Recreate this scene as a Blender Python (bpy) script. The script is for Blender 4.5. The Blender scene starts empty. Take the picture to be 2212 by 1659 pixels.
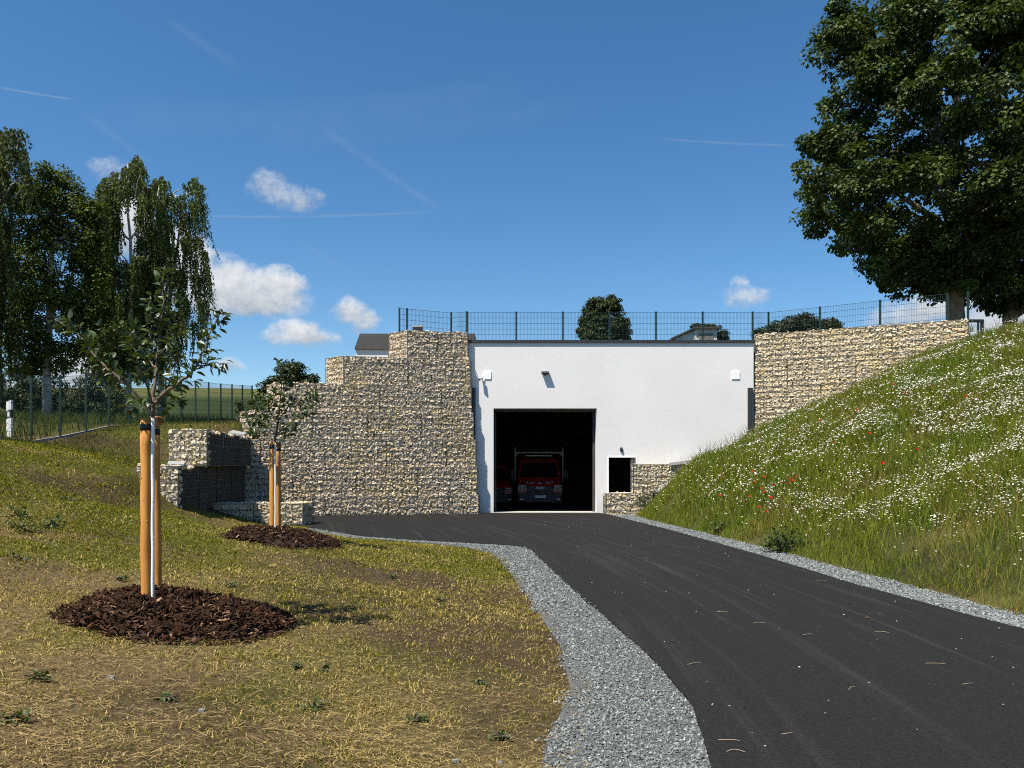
import bpy, bmesh, math, random
import numpy as np
from mathutils import Vector, Matrix

# ------------------------------------------------------------------ camera, sky, sun, exposure
sc = bpy.context.scene
C = sc.collection
F, CX, HY = 1662.0, 1106.0, 1015.0          # focal length, centre column and horizon row of a 2212 px wide picture
CAMZ = 1.6
cam_d = bpy.data.cameras.new("camera")
cam = bpy.data.objects.new("camera", cam_d); C.objects.link(cam)
cam.location = (0, 0, CAMZ); cam.rotation_euler = (math.radians(90), 0, 0)
cam_d.sensor_width = 36.0; cam_d.sensor_fit = 'HORIZONTAL'
cam_d.lens = 36.0 * F / 2212.0
cam_d.shift_y = (HY - 829.5) / 2212.0
cam_d.clip_start = 0.05; cam_d.clip_end = 6000
sc.camera = cam

SUN_DIR = Vector((1.0, 0.95, -2.3)).normalized()
SUN_EL = math.asin(-SUN_DIR.z)
SUN_ROT = math.atan2(-SUN_DIR.x, -SUN_DIR.y)
sun_d = bpy.data.lights.new("sun", 'SUN'); sun_d.energy = 5.0; sun_d.angle = math.radians(0.53)
sun_d.color = (1.0, 0.93, 0.815)
sun = bpy.data.objects.new("sun", sun_d); C.objects.link(sun)
sun.location = (-20, -20, 50)
sun.rotation_euler = SUN_DIR.to_track_quat('-Z', 'Y').to_euler()

sc.view_settings.view_transform = 'Standard'
sc.view_settings.look = 'None'
sc.view_settings.gamma = 1.0
sc.view_settings.use_curve_mapping = False
EXPOSURE = 0.62
sc.view_settings.exposure = EXPOSURE
sc.render.engine = 'CYCLES'
sc.cycles.use_denoising = False
sc.cycles.pixel_filter_type = 'BLACKMAN_HARRIS'; sc.cycles.filter_width = 1.05
sc.cycles.max_bounces = 6
sc.cycles.diffuse_bounces = 3
sc.cycles.glossy_bounces = 3
sc.cycles.transmission_bounces = 4
sc.cycles.adaptive_threshold = 0.015
sc.cycles.sample_clamp_indirect = 4.0

# sky: Nishita, with cumulus banks and thin contrails mixed in by direction (they go on all round)
world = bpy.data.worlds.new("World"); sc.world = world; world.use_nodes = True
wt = world.node_tree; wt.nodes.clear()
def wn(kind, **kw):
    n = wt.nodes.new(kind)
    for k, v in kw.items(): setattr(n, k, v)
    return n
def wm(op, a, b=None, c=None, clamp=False):
    n = wt.nodes.new('ShaderNodeMath'); n.operation = op; n.use_clamp = clamp
    for i, v in enumerate((a, b, c)):
        if v is None: continue
        if isinstance(v, (int, float)): n.inputs[i].default_value = v
        else: wt.links.new(v, n.inputs[i])
    return n.outputs[0]
w_out = wn('ShaderNodeOutputWorld')
sky = wn('ShaderNodeTexSky', sky_type='NISHITA', sun_disc=False, sun_elevation=SUN_EL, sun_rotation=SUN_ROT,
         altitude=500.0, air_density=1.0, dust_density=0.4, ozone_density=3.0)
hs = wn('ShaderNodeHueSaturation'); hs.inputs['Saturation'].default_value = 1.24; hs.inputs['Hue'].default_value = .497
wt.links.new(sky.outputs[0], hs.inputs['Color'])
bg_sky = wn('ShaderNodeBackground'); bg_sky.inputs[1].default_value = 0.094
wt.links.new(hs.outputs[0], bg_sky.inputs[0])
tc = wn('ShaderNodeTexCoord'); sx = wn('ShaderNodeSeparateXYZ'); wt.links.new(tc.outputs['Generated'], sx.inputs[0])
az0 = wm('ARCTAN2', sx.outputs[0], sx.outputs[1]); el0 = wm('ARCSINE', sx.outputs[2])
def w_noise(scale, detail, rough, off=0.0):
    mp = wn('ShaderNodeMapping'); mp.inputs['Location'].default_value = (off, off * .7, off * 1.3); mp.inputs['Scale'].default_value = (1, 1, 1.25)
    wt.links.new(tc.outputs['Generated'], mp.inputs[0])
    n = wn('ShaderNodeTexNoise'); n.inputs['Scale'].default_value = scale; n.inputs['Detail'].default_value = detail; n.inputs['Roughness'].default_value = rough
    wt.links.new(mp.outputs[0], n.inputs['Vector']); return n.outputs[0]
n_a = w_noise(34, 7, .62); n_b = w_noise(30, 5, .55, 7.3); n_c = w_noise(55, 8, .68, 3.1)
az = wm('ADD', az0, wm('MULTIPLY', wm('SUBTRACT', n_a, .5), .030)); el = wm('ADD', el0, wm('MULTIPLY', wm('SUBTRACT', n_b, .5), .026))
def ang(px, py):
    return math.atan((px - CX) / F), math.atan((HY - py) / math.hypot(F, px - CX))
lobes = [  # px, py, half width, half height, strength
    (580, 405, 46, 34, .62), (640, 430, 60, 30, .62),
    (495, 615, 70, 50, 1.25), (600, 615, 62, 38, 1.15), (545, 646, 112, 36, 1.25), (450, 640, 50, 45, 1.2), (400, 560, 60, 60, 1.2),
    (755, 672, 40, 30, 1.0), (785, 695, 36, 26, .95), (645, 714, 56, 28, 1.05), (670, 730, 64, 22, 1.0), (595, 722, 34, 20, .7),
    (495, 788, 34, 13, .7), (512, 832, 30, 12, .5), (450, 850, 30, 12, .5), (700, 838, 60, 14, .6),
    (1610, 640, 58, 24, .62), (1600, 612, 20, 18, .5),
    (2020, 668, 110, 30, 1.0), (2160, 690, 90, 40, 1.0), (1940, 690, 60, 20, .7),
    (270, 480, 60, 70, 1.1), (240, 365, 45, 25, .45), (370, 600, 60, 70, 1.1), (170, 800, 70, 34, 1.0), (60, 850, 90, 30, .9), (330, 720, 60, 50, .9),
    (-260, 620, 160, 60, 1.1), (2600, 640, 150, 55, 1.0)]
lobes = [(a, b, c * 1.08, d * 1.08, e * 1.15) for (a, b, c, d, e) in lobes]
acc = None; num = None; den = None
for (px, py, rx, ry, s) in lobes:
    a0, e0 = ang(px, py)
    dx = wm('MULTIPLY', wm('SUBTRACT', az, a0), F / rx); dy = wm('MULTIPLY', wm('SUBTRACT', el, e0), F / ry)
    fall = wm('MULTIPLY', wm('SUBTRACT', 1.25, wm('ADD', wm('MULTIPLY', dx, dx), wm('MULTIPLY', dy, dy))), s)
    w = wm('MAXIMUM', fall, 0.0)
    acc = w if acc is None else wm('MAXIMUM', acc, w)
    wdy = wm('MULTIPLY', w, dy)
    num = wdy if num is None else wm('ADD', num, wdy)
    den = w if den is None else wm('ADD', den, w)
# the same broken cumulus elsewhere round the horizon
dens = wm('ADD', acc, wm('MULTIPLY', wm('SUBTRACT', n_c, .55), 1.5))
dens = wm('MULTIPLY', dens, wm('MULTIPLY', acc, 3.0, clamp=True))
mr = wn('ShaderNodeMapRange', interpolation_type='SMOOTHSTEP'); mr.inputs['From Min'].default_value = .02; mr.inputs['From Max'].default_value = 1.45
wt.links.new(dens, mr.inputs['Value'])
mask = wm('MULTIPLY', mr.outputs[0], .97)
tone = wm('ADD', wm('MULTIPLY', wm('DIVIDE', num, wm('MAXIMUM', den, .05)), .55), wm('MULTIPLY', wm('SUBTRACT', n_c, .45), 1.7))
tone = wm('ADD', tone, .50, clamp=True)
ccol = wn('ShaderNodeMix', data_type='RGBA')
ccol.inputs[6].default_value = (.40, .46, .54, 1); ccol.inputs[7].default_value = (.86, .88, .90, 1)
wt.links.new(tone, ccol.inputs[0])
bg_cl = wn('ShaderNodeBackground'); bg_cl.inputs[1].default_value = 0.62
wt.links.new(ccol.outputs[2], bg_cl.inputs[0])
# contrails: (px, py) -> (px, py), half width, opacity
cons = None
for (p, q, hw, op) in [((300, 462), (960, 455), 3.0, .20), ((-20, 186), (166, 216), 2.0, .30), ((1420, 299), (1720, 314), 2.6, .20),
                       ((690, 270), (960, 458), 9.0, .10), ((360, 40), (520, 150), 10.0, .08), ((180, 240), (330, 360), 9.0, .07),
                       ((640, 520), (760, 590), 7.0, .06), ((150, 245), (1150, 185), 34.0, .05), ((500, 300), (1300, 215), 26.0, .04)]:
    (a0, e0), (a1, e1) = ang(*p), ang(*q)
    L = math.hypot(a1 - a0, e1 - e0); ux, uy = (a1 - a0) / L, (e1 - e0) / L
    dxx = wm('SUBTRACT', az0, a0); dyy = wm('SUBTRACT', el0, e0)
    t = wm('ADD', wm('MULTIPLY', dxx, ux / L), wm('MULTIPLY', dyy, uy / L))
    d = wm('ADD', wm('MULTIPLY', dxx, -uy * F / hw), wm('MULTIPLY', dyy, ux * F / hw))
    d = wm('ADD', d, wm('MULTIPLY', wm('SUBTRACT', n_c, .5), 1.2))
    g = wm('SUBTRACT', 1.0, wm('MULTIPLY', d, d), clamp=True)
    ends = wm('MULTIPLY', wm('MULTIPLY', t, 6.0, clamp=True), wm('MULTIPLY', wm('SUBTRACT', 1.0, t), 6.0, clamp=True))
    g = wm('MULTIPLY', wm('MULTIPLY', g, ends), wm('MULTIPLY', wm('ADD', n_a, .1), op * .8))
    cons = g if cons is None else wm('ADD', cons, g)
mixf = wm('MAXIMUM', mask, cons, clamp=True)
mx = wn('ShaderNodeMixShader'); wt.links.new(mixf, mx.inputs[0]); wt.links.new(bg_sky.outputs[0], mx.inputs[1]); wt.links.new(bg_cl.outputs[0], mx.inputs[2])
wt.links.new(mx.outputs[0], w_out.inputs[0])

# ------------------------------------------------------------------ helpers
rng = np.random.default_rng(11)
random.seed(5)

def hash2(ix, iy, seed):
    h = (ix.astype(np.int64) * 374761393 + iy.astype(np.int64) * 668265263 + seed * 982451653) & 0xFFFFFFFF
    h = ((h ^ (h >> 13)) * 1274126177) & 0xFFFFFFFF
    h = h ^ (h >> 16)
    return (h & 0xFFFFFF) / float(0xFFFFFF)
def vnoise(x, y, seed=0):
    x = np.asarray(x, float); y = np.asarray(y, float)
    ix = np.floor(x); iy = np.floor(y); fx = x - ix; fy = y - iy
    fx = fx * fx * (3 - 2 * fx); fy = fy * fy * (3 - 2 * fy)
    a = hash2(ix, iy, seed); b = hash2(ix + 1, iy, seed); c = hash2(ix, iy + 1, seed); d = hash2(ix + 1, iy + 1, seed)
    return (a * (1 - fx) + b * fx) * (1 - fy) + (c * (1 - fx) + d * fx) * fy
def fbm(x, y, seed=0, octv=4):
    s = 0; amp = .5; t = 0
    for o in range(octv):
        s = s + amp * vnoise(x * 2 ** o, y * 2 ** o, seed + o * 17); t += amp; amp *= .5
    return s / t
def sstep(a, b, x):
    t = np.clip((np.asarray(x, float) - a) / (b - a), 0, 1); return t * t * (3 - 2 * t)

def at(px, py, Y):
    """World point at depth Y seen at a pixel of the 2212 px wide picture."""
    return np.array([(px - CX) / F * Y, Y, CAMZ + (HY - py) / F * Y])

def mesh_np(name, V, faces, mat=None, col=None, smooth=False):
    """faces: list of (M,k) int arrays."""
    me = bpy.data.meshes.new(name)
    V = np.asarray(V, np.float32).reshape(-1, 3)
    faces = [np.asarray(f, np.int32) for f in faces if len(f)]
    me.vertices.add(len(V)); me.vertices.foreach_set('co', V.ravel())
    nl = sum(f.size for f in faces); nf = sum(len(f) for f in faces)
    me.loops.add(nl); me.polygons.add(nf)
    me.loops.foreach_set('vertex_index', np.concatenate([f.ravel() for f in faces]))
    tot = np.concatenate([np.full(len(f), f.shape[1], np.int32) for f in faces])
    start = np.concatenate([[0], np.cumsum(tot)[:-1]]).astype(np.int32)
    me.polygons.foreach_set('loop_start', start)
    if smooth: me.polygons.foreach_set('use_smooth', np.ones(nf, bool))
    else: me.polygons.foreach_set('use_smooth', np.zeros(nf, bool))
    me.update(calc_edges=True)
    if col is not None:
        a = me.color_attributes.new('tint', 'FLOAT_COLOR', 'POINT')
        c4 = np.ones((len(V), 4), np.float32); c4[:, :3] = col
        a.data.foreach_set('color', c4.ravel())
    if mat: me.materials.append(mat)
    return me

def link(name, me, parent=None, loc=None):
    o = bpy.data.objects.new(name, me); C.objects.link(o)
    if parent is not None:
        o.parent = parent
        if loc is None: o.matrix_parent_inverse = Matrix.Translation(-Vector(parent.location))
    if loc is not None: o.location = loc
    return o
def thing(name, loc, label, cat, group=None):
    o = bpy.data.objects.new(name, None); C.objects.link(o); o.location = Vector([float(v) for v in loc]); o.empty_display_size = .2
    o['label'] = label; o['category'] = cat
    if group: o['group'] = group
    return o
def tag(o, label=None, cat=None, group=None, kind=None):
    for k, v in (('label', label), ('category', cat), ('group', group), ('kind', kind)):
        if v: o[k] = v
    return o

class MB:
    """Collects shapes (world coordinates) that become ONE mesh."""
    def __init__(s): s.V = []; s.T = []; s.Q = []; s.N = []; s.n = 0; s.c = []
    def add(s, V, tris=None, quads=None, col=None):
        V = np.asarray(V, float).reshape(-1, 3)
        if tris is not None and len(tris): s.T.append(np.asarray(tris, int) + s.n)
        if quads is not None and len(quads): s.Q.append(np.asarray(quads, int) + s.n)
        s.V.append(V); s.n += len(V)
        if col is not None:
            c = np.asarray(col, float); s.c.append(np.broadcast_to(c, (len(V), 3)))
        return s
    def box(s, x0, x1, y0, y1, z0, z1, M=None):
        V = np.array([[x, y, z] for z in (z0, z1) for y in (y0, y1) for x in (x0, x1)], float)
        if M is not None: V = V @ np.array(M.to_3x3()).T + np.array(M.translation)
        return s.add(V, quads=[[0, 2, 3, 1], [4, 5, 7, 6], [0, 1, 5, 4], [2, 6, 7, 3], [0, 4, 6, 2], [1, 3, 7, 5]])
    def tube(s, pts, rad, sides=8, cap=True, col=None):
        P = np.asarray(pts, float); n = len(P); R = np.broadcast_to(np.asarray(rad, float), (n,))
        T = np.gradient(P, axis=0); T /= np.linalg.norm(T, axis=1)[:, None] + 1e-12
        ref = np.array([0, 0, 1.0]) if abs(T[0][2]) < .9 else np.array([1.0, 0, 0])
        V = []
        for i in range(n):
            a = np.cross(T[i], ref); a /= np.linalg.norm(a) + 1e-12; b = np.cross(T[i], a)
            ref = np.cross(a, T[i]) if True else ref
            for k in range(sides):
                w = 2 * math.pi * k / sides
                V.append(P[i] + R[i] * (math.cos(w) * a + math.sin(w) * b))
        Q = [[i * sides + k, (i + 1) * sides + k, (i + 1) * sides + (k + 1) % sides, i * sides + (k + 1) % sides] for i in range(n - 1) for k in range(sides)]
        Tt = []
        if cap:
            V.append(P[0]); V.append(P[-1]); c0 = n * sides; c1 = c0 + 1
            for k in range(sides):
                Tt.append([c0, k, (k + 1) % sides]); Tt.append([c1, (n - 1) * sides + (k + 1) % sides, (n - 1) * sides + k])
        return s.add(V, tris=Tt, quads=Q, col=col)
    def prism(s, poly, z0, z1):
        """vertical prism over a plan polygon (counter-clockwise)."""
        n = len(poly); V = [[p[0], p[1], z0] for p in poly] + [[p[0], p[1], z1] for p in poly]
        Q = [[i, (i + 1) % n, n + (i + 1) % n, n + i] for i in range(n)]
        T = []
        for i in range(1, n - 1): T += [[0, i + 1, i], [n, n + i, n + i + 1]]
        return s.add(V, tris=T, quads=Q)
    def mesh(s, name, mat=None, smooth=False):
        V = np.concatenate(s.V); fs = []
        if s.T: fs.append(np.concatenate(s.T))
        if s.Q: fs.append(np.concatenate(s.Q))
        return mesh_np(name, V, fs, mat, np.concatenate(s.c) if s.c else None, smooth)
    def build(s, name, mat, parent=None, smooth=False, bevel=0):
        me = s.mesh(name, mat, smooth)
        if bevel:
            bm = bmesh.new(); bm.from_mesh(me)
            bmesh.ops.bevel(bm, geom=list(bm.edges), offset=bevel, segments=2, affect='EDGES', profile=.5)
            bm.to_mesh(me); bm.free()
        return link(name, me, parent)

def hull_shape(n, dims, seed, boxy=0):
    r = np.random.default_rng(seed)
    P = r.normal(size=(n, 3)); P /= np.linalg.norm(P, axis=1)[:, None]; P *= r.uniform(.8, 1.1, (n, 1))
    if boxy:
        corners = np.array([[a, b, c] for a in (-1, 1) for b in (-1, 1) for c in (-1, 1)]) * r.uniform(.62, .98, (8, 3)); P = np.concatenate([corners, P[:n - 8] * .98])
    P *= np.array(dims) * .5
    bm = bmesh.new()
    for p in P: bm.verts.new(p)
    res = bmesh.ops.convex_hull(bm, input=bm.verts)
    junk = [g for g in res['geom_interior'] if isinstance(g, bmesh.types.BMVert)]
    if junk: bmesh.ops.delete(bm, geom=junk, context='VERTS')
    bmesh.ops.triangulate(bm, faces=bm.faces[:])
    bm.verts.index_update()
    V = np.array([v.co[:] for v in bm.verts]); T = np.array([[v.index for v in f.verts] for f in bm.faces]); bm.free()
    return V, T

def rot_mats(axis_x, axis_y):
    """rows of frames from (N,3) x axis and approximate y axis -> (N,3,3) with columns x,y,z."""
    x = axis_x / (np.linalg.norm(axis_x, axis=1)[:, None] + 1e-12)
    z = np.cross(x, axis_y); z /= np.linalg.norm(z, axis=1)[:, None] + 1e-12
    y = np.cross(z, x)
    return np.stack([x, y, z], axis=2)
def rand_unit(n):
    v = rng.normal(size=(n, 3)); return v / np.linalg.norm(v, axis=1)[:, None]

def stuff_from(shapes, idx, R, S, P, cols):
    """joins instances of small shapes: R (N,3,3), S (N,3), P (N,3), cols (N,3) -> MB"""
    mb = MB()
    for k, (V, T) in enumerate(shapes):
        m = np.where(idx == k)[0]
        if not len(m): continue
        W = np.einsum('nij,nvj->nvi', R[m], V[None] * S[m][:, None, :]) + P[m][:, None, :]
        nv = len(V)
        TT = (np.asarray(T)[None] + (np.arange(len(m)) * nv)[:, None, None]).reshape(-1, 3)
        mb.add(W.reshape(-1, 3), tris=TT, col=np.repeat(cols[m], nv, axis=0))
    return mb

def scatter(parent, name, shapes, meshes, idx, R, S, P, cols, mat, size_key, limit, rest_name):
    """the `limit` that show largest become objects of their own (sharing mesh data), the rest one part of kind stuff."""
    d = np.linalg.norm(P - np.array([0, 0, CAMZ]), axis=1)
    order = np.argsort(-(size_key / d))
    big = order[:limit]; rest = order[limit:]
    pl = np.array(parent.location) if parent is not None else np.zeros(3)
    for i in big:
        me = meshes[int(rng.integers(0, len(meshes[0])))][0] if False else meshes[int(idx[i])][int(rng.integers(0, len(meshes[int(idx[i])])))]
        o = bpy.data.objects.new(name, me); C.objects.link(o)
        M = np.eye(4); M[:3, :3] = R[i] * S[i][None, :]; M[:3, 3] = P[i] - pl
        if parent is not None: o.parent = parent
        o.matrix_basis = Matrix(M.tolist())
    if len(rest):
        mb = stuff_from(shapes, idx[rest], R[rest], S[rest], P[rest], cols[rest])
        o = mb.build(rest_name, mat, parent); o['kind'] = 'stuff'
    return len(big), len(rest)

# ------------------------------------------------------------------ materials
def new_mat(name):
    m = bpy.data.materials.new(name); m.use_nodes = True; nt = m.node_tree; nt.nodes.clear()
    return m, nt
def N(nt, kind, **kw):
    n = nt.nodes.new(kind)
    for k, v in kw.items(): setattr(n, k, v)
    return n
def mat(name, col, rough=.7, metal=0.0, noise=None, bump=None, spec=.5, coords='Object', stretch=(1, 1, 1), coat=0):
    """noise: (scale, dark colour, amount); bump: (scale, strength, distance)"""
    m, nt = new_mat(name); out = N(nt, 'ShaderNodeOutputMaterial'); b = N(nt, 'ShaderNodeBsdfPrincipled')
    b.inputs['Base Color'].default_value = (*col, 1); b.inputs['Roughness'].default_value = rough; b.inputs['Metallic'].default_value = metal
    b.inputs['Specular IOR Level'].default_value = spec; b.inputs['Coat Weight'].default_value = coat
    nt.links.new(b.outputs[0], out.inputs[0])
    if noise or bump:
        tcn = N(nt, 'ShaderNodeTexCoord'); mp = N(nt, 'ShaderNodeMapping'); mp.inputs['Scale'].default_value = stretch
        nt.links.new(tcn.outputs[coords], mp.inputs[0])
    if noise:
        t = N(nt, 'ShaderNodeTexNoise'); t.inputs['Scale'].default_value = noise[0]; t.inputs['Detail'].default_value = 6; t.inputs['Roughness'].default_value = .6
        nt.links.new(mp.outputs[0], t.inputs['Vector'])
        r = N(nt, 'ShaderNodeMapRange'); r.inputs['From Min'].default_value = .35; r.inputs['From Max'].default_value = .68
        r.inputs['To Max'].default_value = noise[2]; nt.links.new(t.outputs[0], r.inputs['Value'])
        mi = N(nt, 'ShaderNodeMix', data_type='RGBA'); mi.inputs[6].default_value = (*col, 1); mi.inputs[7].default_value = (*noise[1], 1)
        nt.links.new(r.outputs[0], mi.inputs[0]); nt.links.new(mi.outputs[2], b.inputs['Base Color'])
    if bump:
        t2 = N(nt, 'ShaderNodeTexNoise'); t2.inputs['Scale'].default_value = bump[0]; t2.inputs['Detail'].default_value = 5
        nt.links.new(mp.outputs[0], t2.inputs['Vector'])
        bp = N(nt, 'ShaderNodeBump'); bp.inputs['Strength'].default_value = bump[1]; bp.inputs['Distance'].default_value = bump[2]
        nt.links.new(t2.outputs[0], bp.inputs['Height']); nt.links.new(bp.outputs[0], b.inputs['Normal'])
    return m
def mat_tint(name, rough=.6, trans=0.0, spec=.4, bump=None, noise_amt=.0, noise_scale=30, trans_col=(1.3, 1.4, .6)):
    """base colour from the mesh's own per-piece tint"""
    m, nt = new_mat(name); out = N(nt, 'ShaderNodeOutputMaterial'); b = N(nt, 'ShaderNodeBsdfPrincipled')
    a = N(nt, 'ShaderNodeAttribute', attribute_name='tint')
    col = a.outputs['Color']
    b.inputs['Roughness'].default_value = rough; b.inputs['Specular IOR Level'].default_value = spec
    tcn = None
    if noise_amt:
        tcn = N(nt, 'ShaderNodeTexCoord'); t = N(nt, 'ShaderNodeTexNoise'); t.inputs['Scale'].default_value = noise_scale; t.inputs['Detail'].default_value = 5
        nt.links.new(tcn.outputs['Object'], t.inputs['Vector'])
        r = N(nt, 'ShaderNodeMapRange'); r.inputs['From Min'].default_value = .3; r.inputs['From Max'].default_value = .7
        r.inputs['To Min'].default_value = 1 - noise_amt; r.inputs['To Max'].default_value = 1 + noise_amt * .6; nt.links.new(t.outputs[0], r.inputs['Value'])
        mu = N(nt, 'ShaderNodeVectorMath', operation='SCALE'); nt.links.new(col, mu.inputs[0]); nt.links.new(r.outputs[0], mu.inputs['Scale'])
        col = mu.outputs[0]
    nt.links.new(col, b.inputs['Base Color'])
    if bump:
        tcn = tcn or N(nt, 'ShaderNodeTexCoord'); t2 = N(nt, 'ShaderNodeTexNoise'); t2.inputs['Scale'].default_value = bump[0]; t2.inputs['Detail'].default_value = 6
        nt.links.new(tcn.outputs['Object'], t2.inputs['Vector'])
        bp = N(nt, 'ShaderNodeBump'); bp.inputs['Strength'].default_value = bump[1]; bp.inputs['Distance'].default_value = bump[2]
        nt.links.new(t2.outputs[0], bp.inputs['Height']); nt.links.new(bp.outputs[0], b.inputs['Normal'])
    if trans:
        tr = N(nt, 'ShaderNodeBsdfTranslucent'); mu2 = N(nt, 'ShaderNodeVectorMath', operation='MULTIPLY'); mu2.inputs[1].default_value = trans_col
        nt.links.new(col, mu2.inputs[0]); nt.links.new(mu2.outputs[0], tr.inputs[0])
        mxs = N(nt, 'ShaderNodeMixShader'); mxs.inputs[0].default_value = trans
        nt.links.new(b.outputs[0], mxs.inputs[1]); nt.links.new(tr.outputs[0], mxs.inputs[2]); nt.links.new(mxs.outputs[0], out.inputs[0])
    else: nt.links.new(b.outputs[0], out.inputs[0])
    return m

M_ground = mat_tint('ground_cover', rough=.95, spec=.1, bump=(26, .7, .03), noise_amt=.35, noise_scale=22)
M_stone = mat_tint('limestone', rough=.85, spec=.25, noise_amt=.22, noise_scale=40)
M_core = mat('packed_stone', (.36, .305, .225), .95, noise=(18, (.18, .15, .11), .9), bump=(25, 1, .05))
M_wire = mat('galvanised_wire', (.13, .12, .10), .7, .0, spec=.15)
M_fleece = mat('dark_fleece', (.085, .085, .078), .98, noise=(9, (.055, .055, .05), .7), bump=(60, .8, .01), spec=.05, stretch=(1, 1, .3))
M_fleece2 = mat('grey_fleece', (.26, .265, .26), .98, noise=(9, (.18, .18, .175), .7), spec=.05)
M_plaster = mat('white_render', (.755, .738, .722), .92, noise=(.55, (.69, .675, .66), .75), bump=(260, .22, .003), spec=.2)
nt = M_plaster.node_tree; pb = next(n for n in nt.nodes if n.type == 'BSDF_PRINCIPLED'); src = pb.inputs['Base Color'].links[0].from_socket
tcn = N(nt, 'ShaderNodeTexCoord'); spz = N(nt, 'ShaderNodeSeparateXYZ'); nt.links.new(tcn.outputs['Object'], spz.inputs[0])
tn = N(nt, 'ShaderNodeTexNoise'); tn.inputs['Scale'].default_value = 3.5; tn.inputs['Detail'].default_value = 8; mpz = N(nt, 'ShaderNodeMapping'); mpz.inputs['Scale'].default_value = (1.6, 1, .35); nt.links.new(tcn.outputs['Object'], mpz.inputs[0]); nt.links.new(mpz.outputs[0], tn.inputs['Vector'])
ad = N(nt, 'ShaderNodeMath', operation='MULTIPLY_ADD'); ad.inputs[1].default_value = .9; nt.links.new(tn.outputs[0], ad.inputs[0]); nt.links.new(spz.outputs[2], ad.inputs[2])
rz = N(nt, 'ShaderNodeMapRange'); rz.inputs['From Min'].default_value = .95; rz.inputs['From Max'].default_value = .35; rz.inputs['To Max'].default_value = .35; nt.links.new(ad.outputs[0], rz.inputs['Value'])
mz = N(nt, 'ShaderNodeMix', data_type='RGBA'); mz.inputs[7].default_value = (.50, .46, .40, 1); nt.links.new(rz.outputs[0], mz.inputs[0]); nt.links.new(src, mz.inputs[6]); nt.links.new(mz.outputs[2], pb.inputs['Base Color'])
M_white = mat('white_paint', (.88, .88, .87), .5)
M_anth = mat('anthracite_metal', (.035, .038, .042), .45, .2)
M_black = mat('black_plastic', (.012, .012, .013), .5)
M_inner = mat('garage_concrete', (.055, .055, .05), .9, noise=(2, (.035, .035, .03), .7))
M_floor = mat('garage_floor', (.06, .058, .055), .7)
M_sill = mat('light_concrete', (.48, .46, .41), .9, noise=(6, (.36, .34, .30), .6))
M_conc = mat('grey_concrete', (.33, .33, .315), .9, noise=(5, (.30, .30, .29), .6))
M_fence = mat('moss_green_coating', (.010, .034, .028), .5)
M_fence2 = mat('green_coating', (.006, .030, .019), .45)
M_leaf = mat_tint('leaves', rough=.5, trans=.25, spec=.3)
M_birch = mat_tint('birch_leaves', rough=.6, trans=.28, spec=.18)
M_apple = mat_tint('apple_leaves', rough=.38, trans=.18, spec=.55)
M_grass = mat_tint('grass_blades', rough=.75, trans=.28, spec=.08)
M_petal = mat_tint('petals', rough=.7, trans=.15, spec=.2, trans_col=(1, 1, 1))
M_bark = mat('grey_bark', (.26, .20, .135), .95, noise=(7, (.07, .052, .035), .9), bump=(14, 1, .06), stretch=(1, 1, .35))
M_birchbark = mat('birch_bark', (.62, .60, .56), .8, noise=(5, (.05, .045, .04), .8), bump=(12, .5, .02), stretch=(1, 1, 2.2))
M_twig = mat('sapling_bark', (.15, .115, .08), .8, noise=(40, (.07, .05, .035), .7))
M_limewash = mat('white_trunk_paint', (.82, .82, .80), .85, bump=(60, .5, .004))
M_stake = mat('peeled_pine', (.66, .305, .060), .7, noise=(9, (.46, .17, .025), .85), bump=(30, .35, .004), stretch=(3, 3, .35))
M_stakeend = mat('sawn_pine', (.50, .22, .08), .8)
M_coir = mat('coconut_rope', (.34, .17, .06), .95, bump=(120, 1, .01))
M_tape = mat('black_strap', (.012, .012, .014), .45)
M_chip = mat_tint('bark_chips', rough=.95, spec=.08, noise_amt=.3, noise_scale=50)
M_gravelchip = mat_tint('gravel_chips', rough=.8, spec=.35)
M_gravel = mat('gravel_bed', (.15, .155, .152), .95, noise=(70, (.05, .053, .052), .9), bump=(90, 1, .02))
M_red = mat('orange_red_paint', (.46, .028, .009), .35)
M_glass = mat('dark_glass', (.012, .015, .016), .06, spec=.6)
M_rubber = mat('tyre_rubber', (.015, .015, .015), .8)
M_alu = mat('aluminium', (.30, .30, .30), .45, .3)
M_lampglass = mat('lamp_glass', (.55, .57, .58), .2)
M_refl = mat('reflective_white', (.8, .8, .8), .4)
M_plate = mat('plate_white', (.80, .80, .78), .4)
M_blue = mat('plate_blue', (.01, .04, .25), .4)
M_roofdark = mat('dark_roof_sheet', (.055, .052, .05), .7, noise=(3, (.035, .034, .033), .8))
M_shedwall = mat('weathered_boards', (.78, .77, .73), .9, noise=(4, (.30, .29, .26), .8), stretch=(6, 6, .6))
M_sheddoor = mat('grey_door_boards', (.22, .20, .17), .9, noise=(5, (.12, .11, .09), .8))

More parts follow.
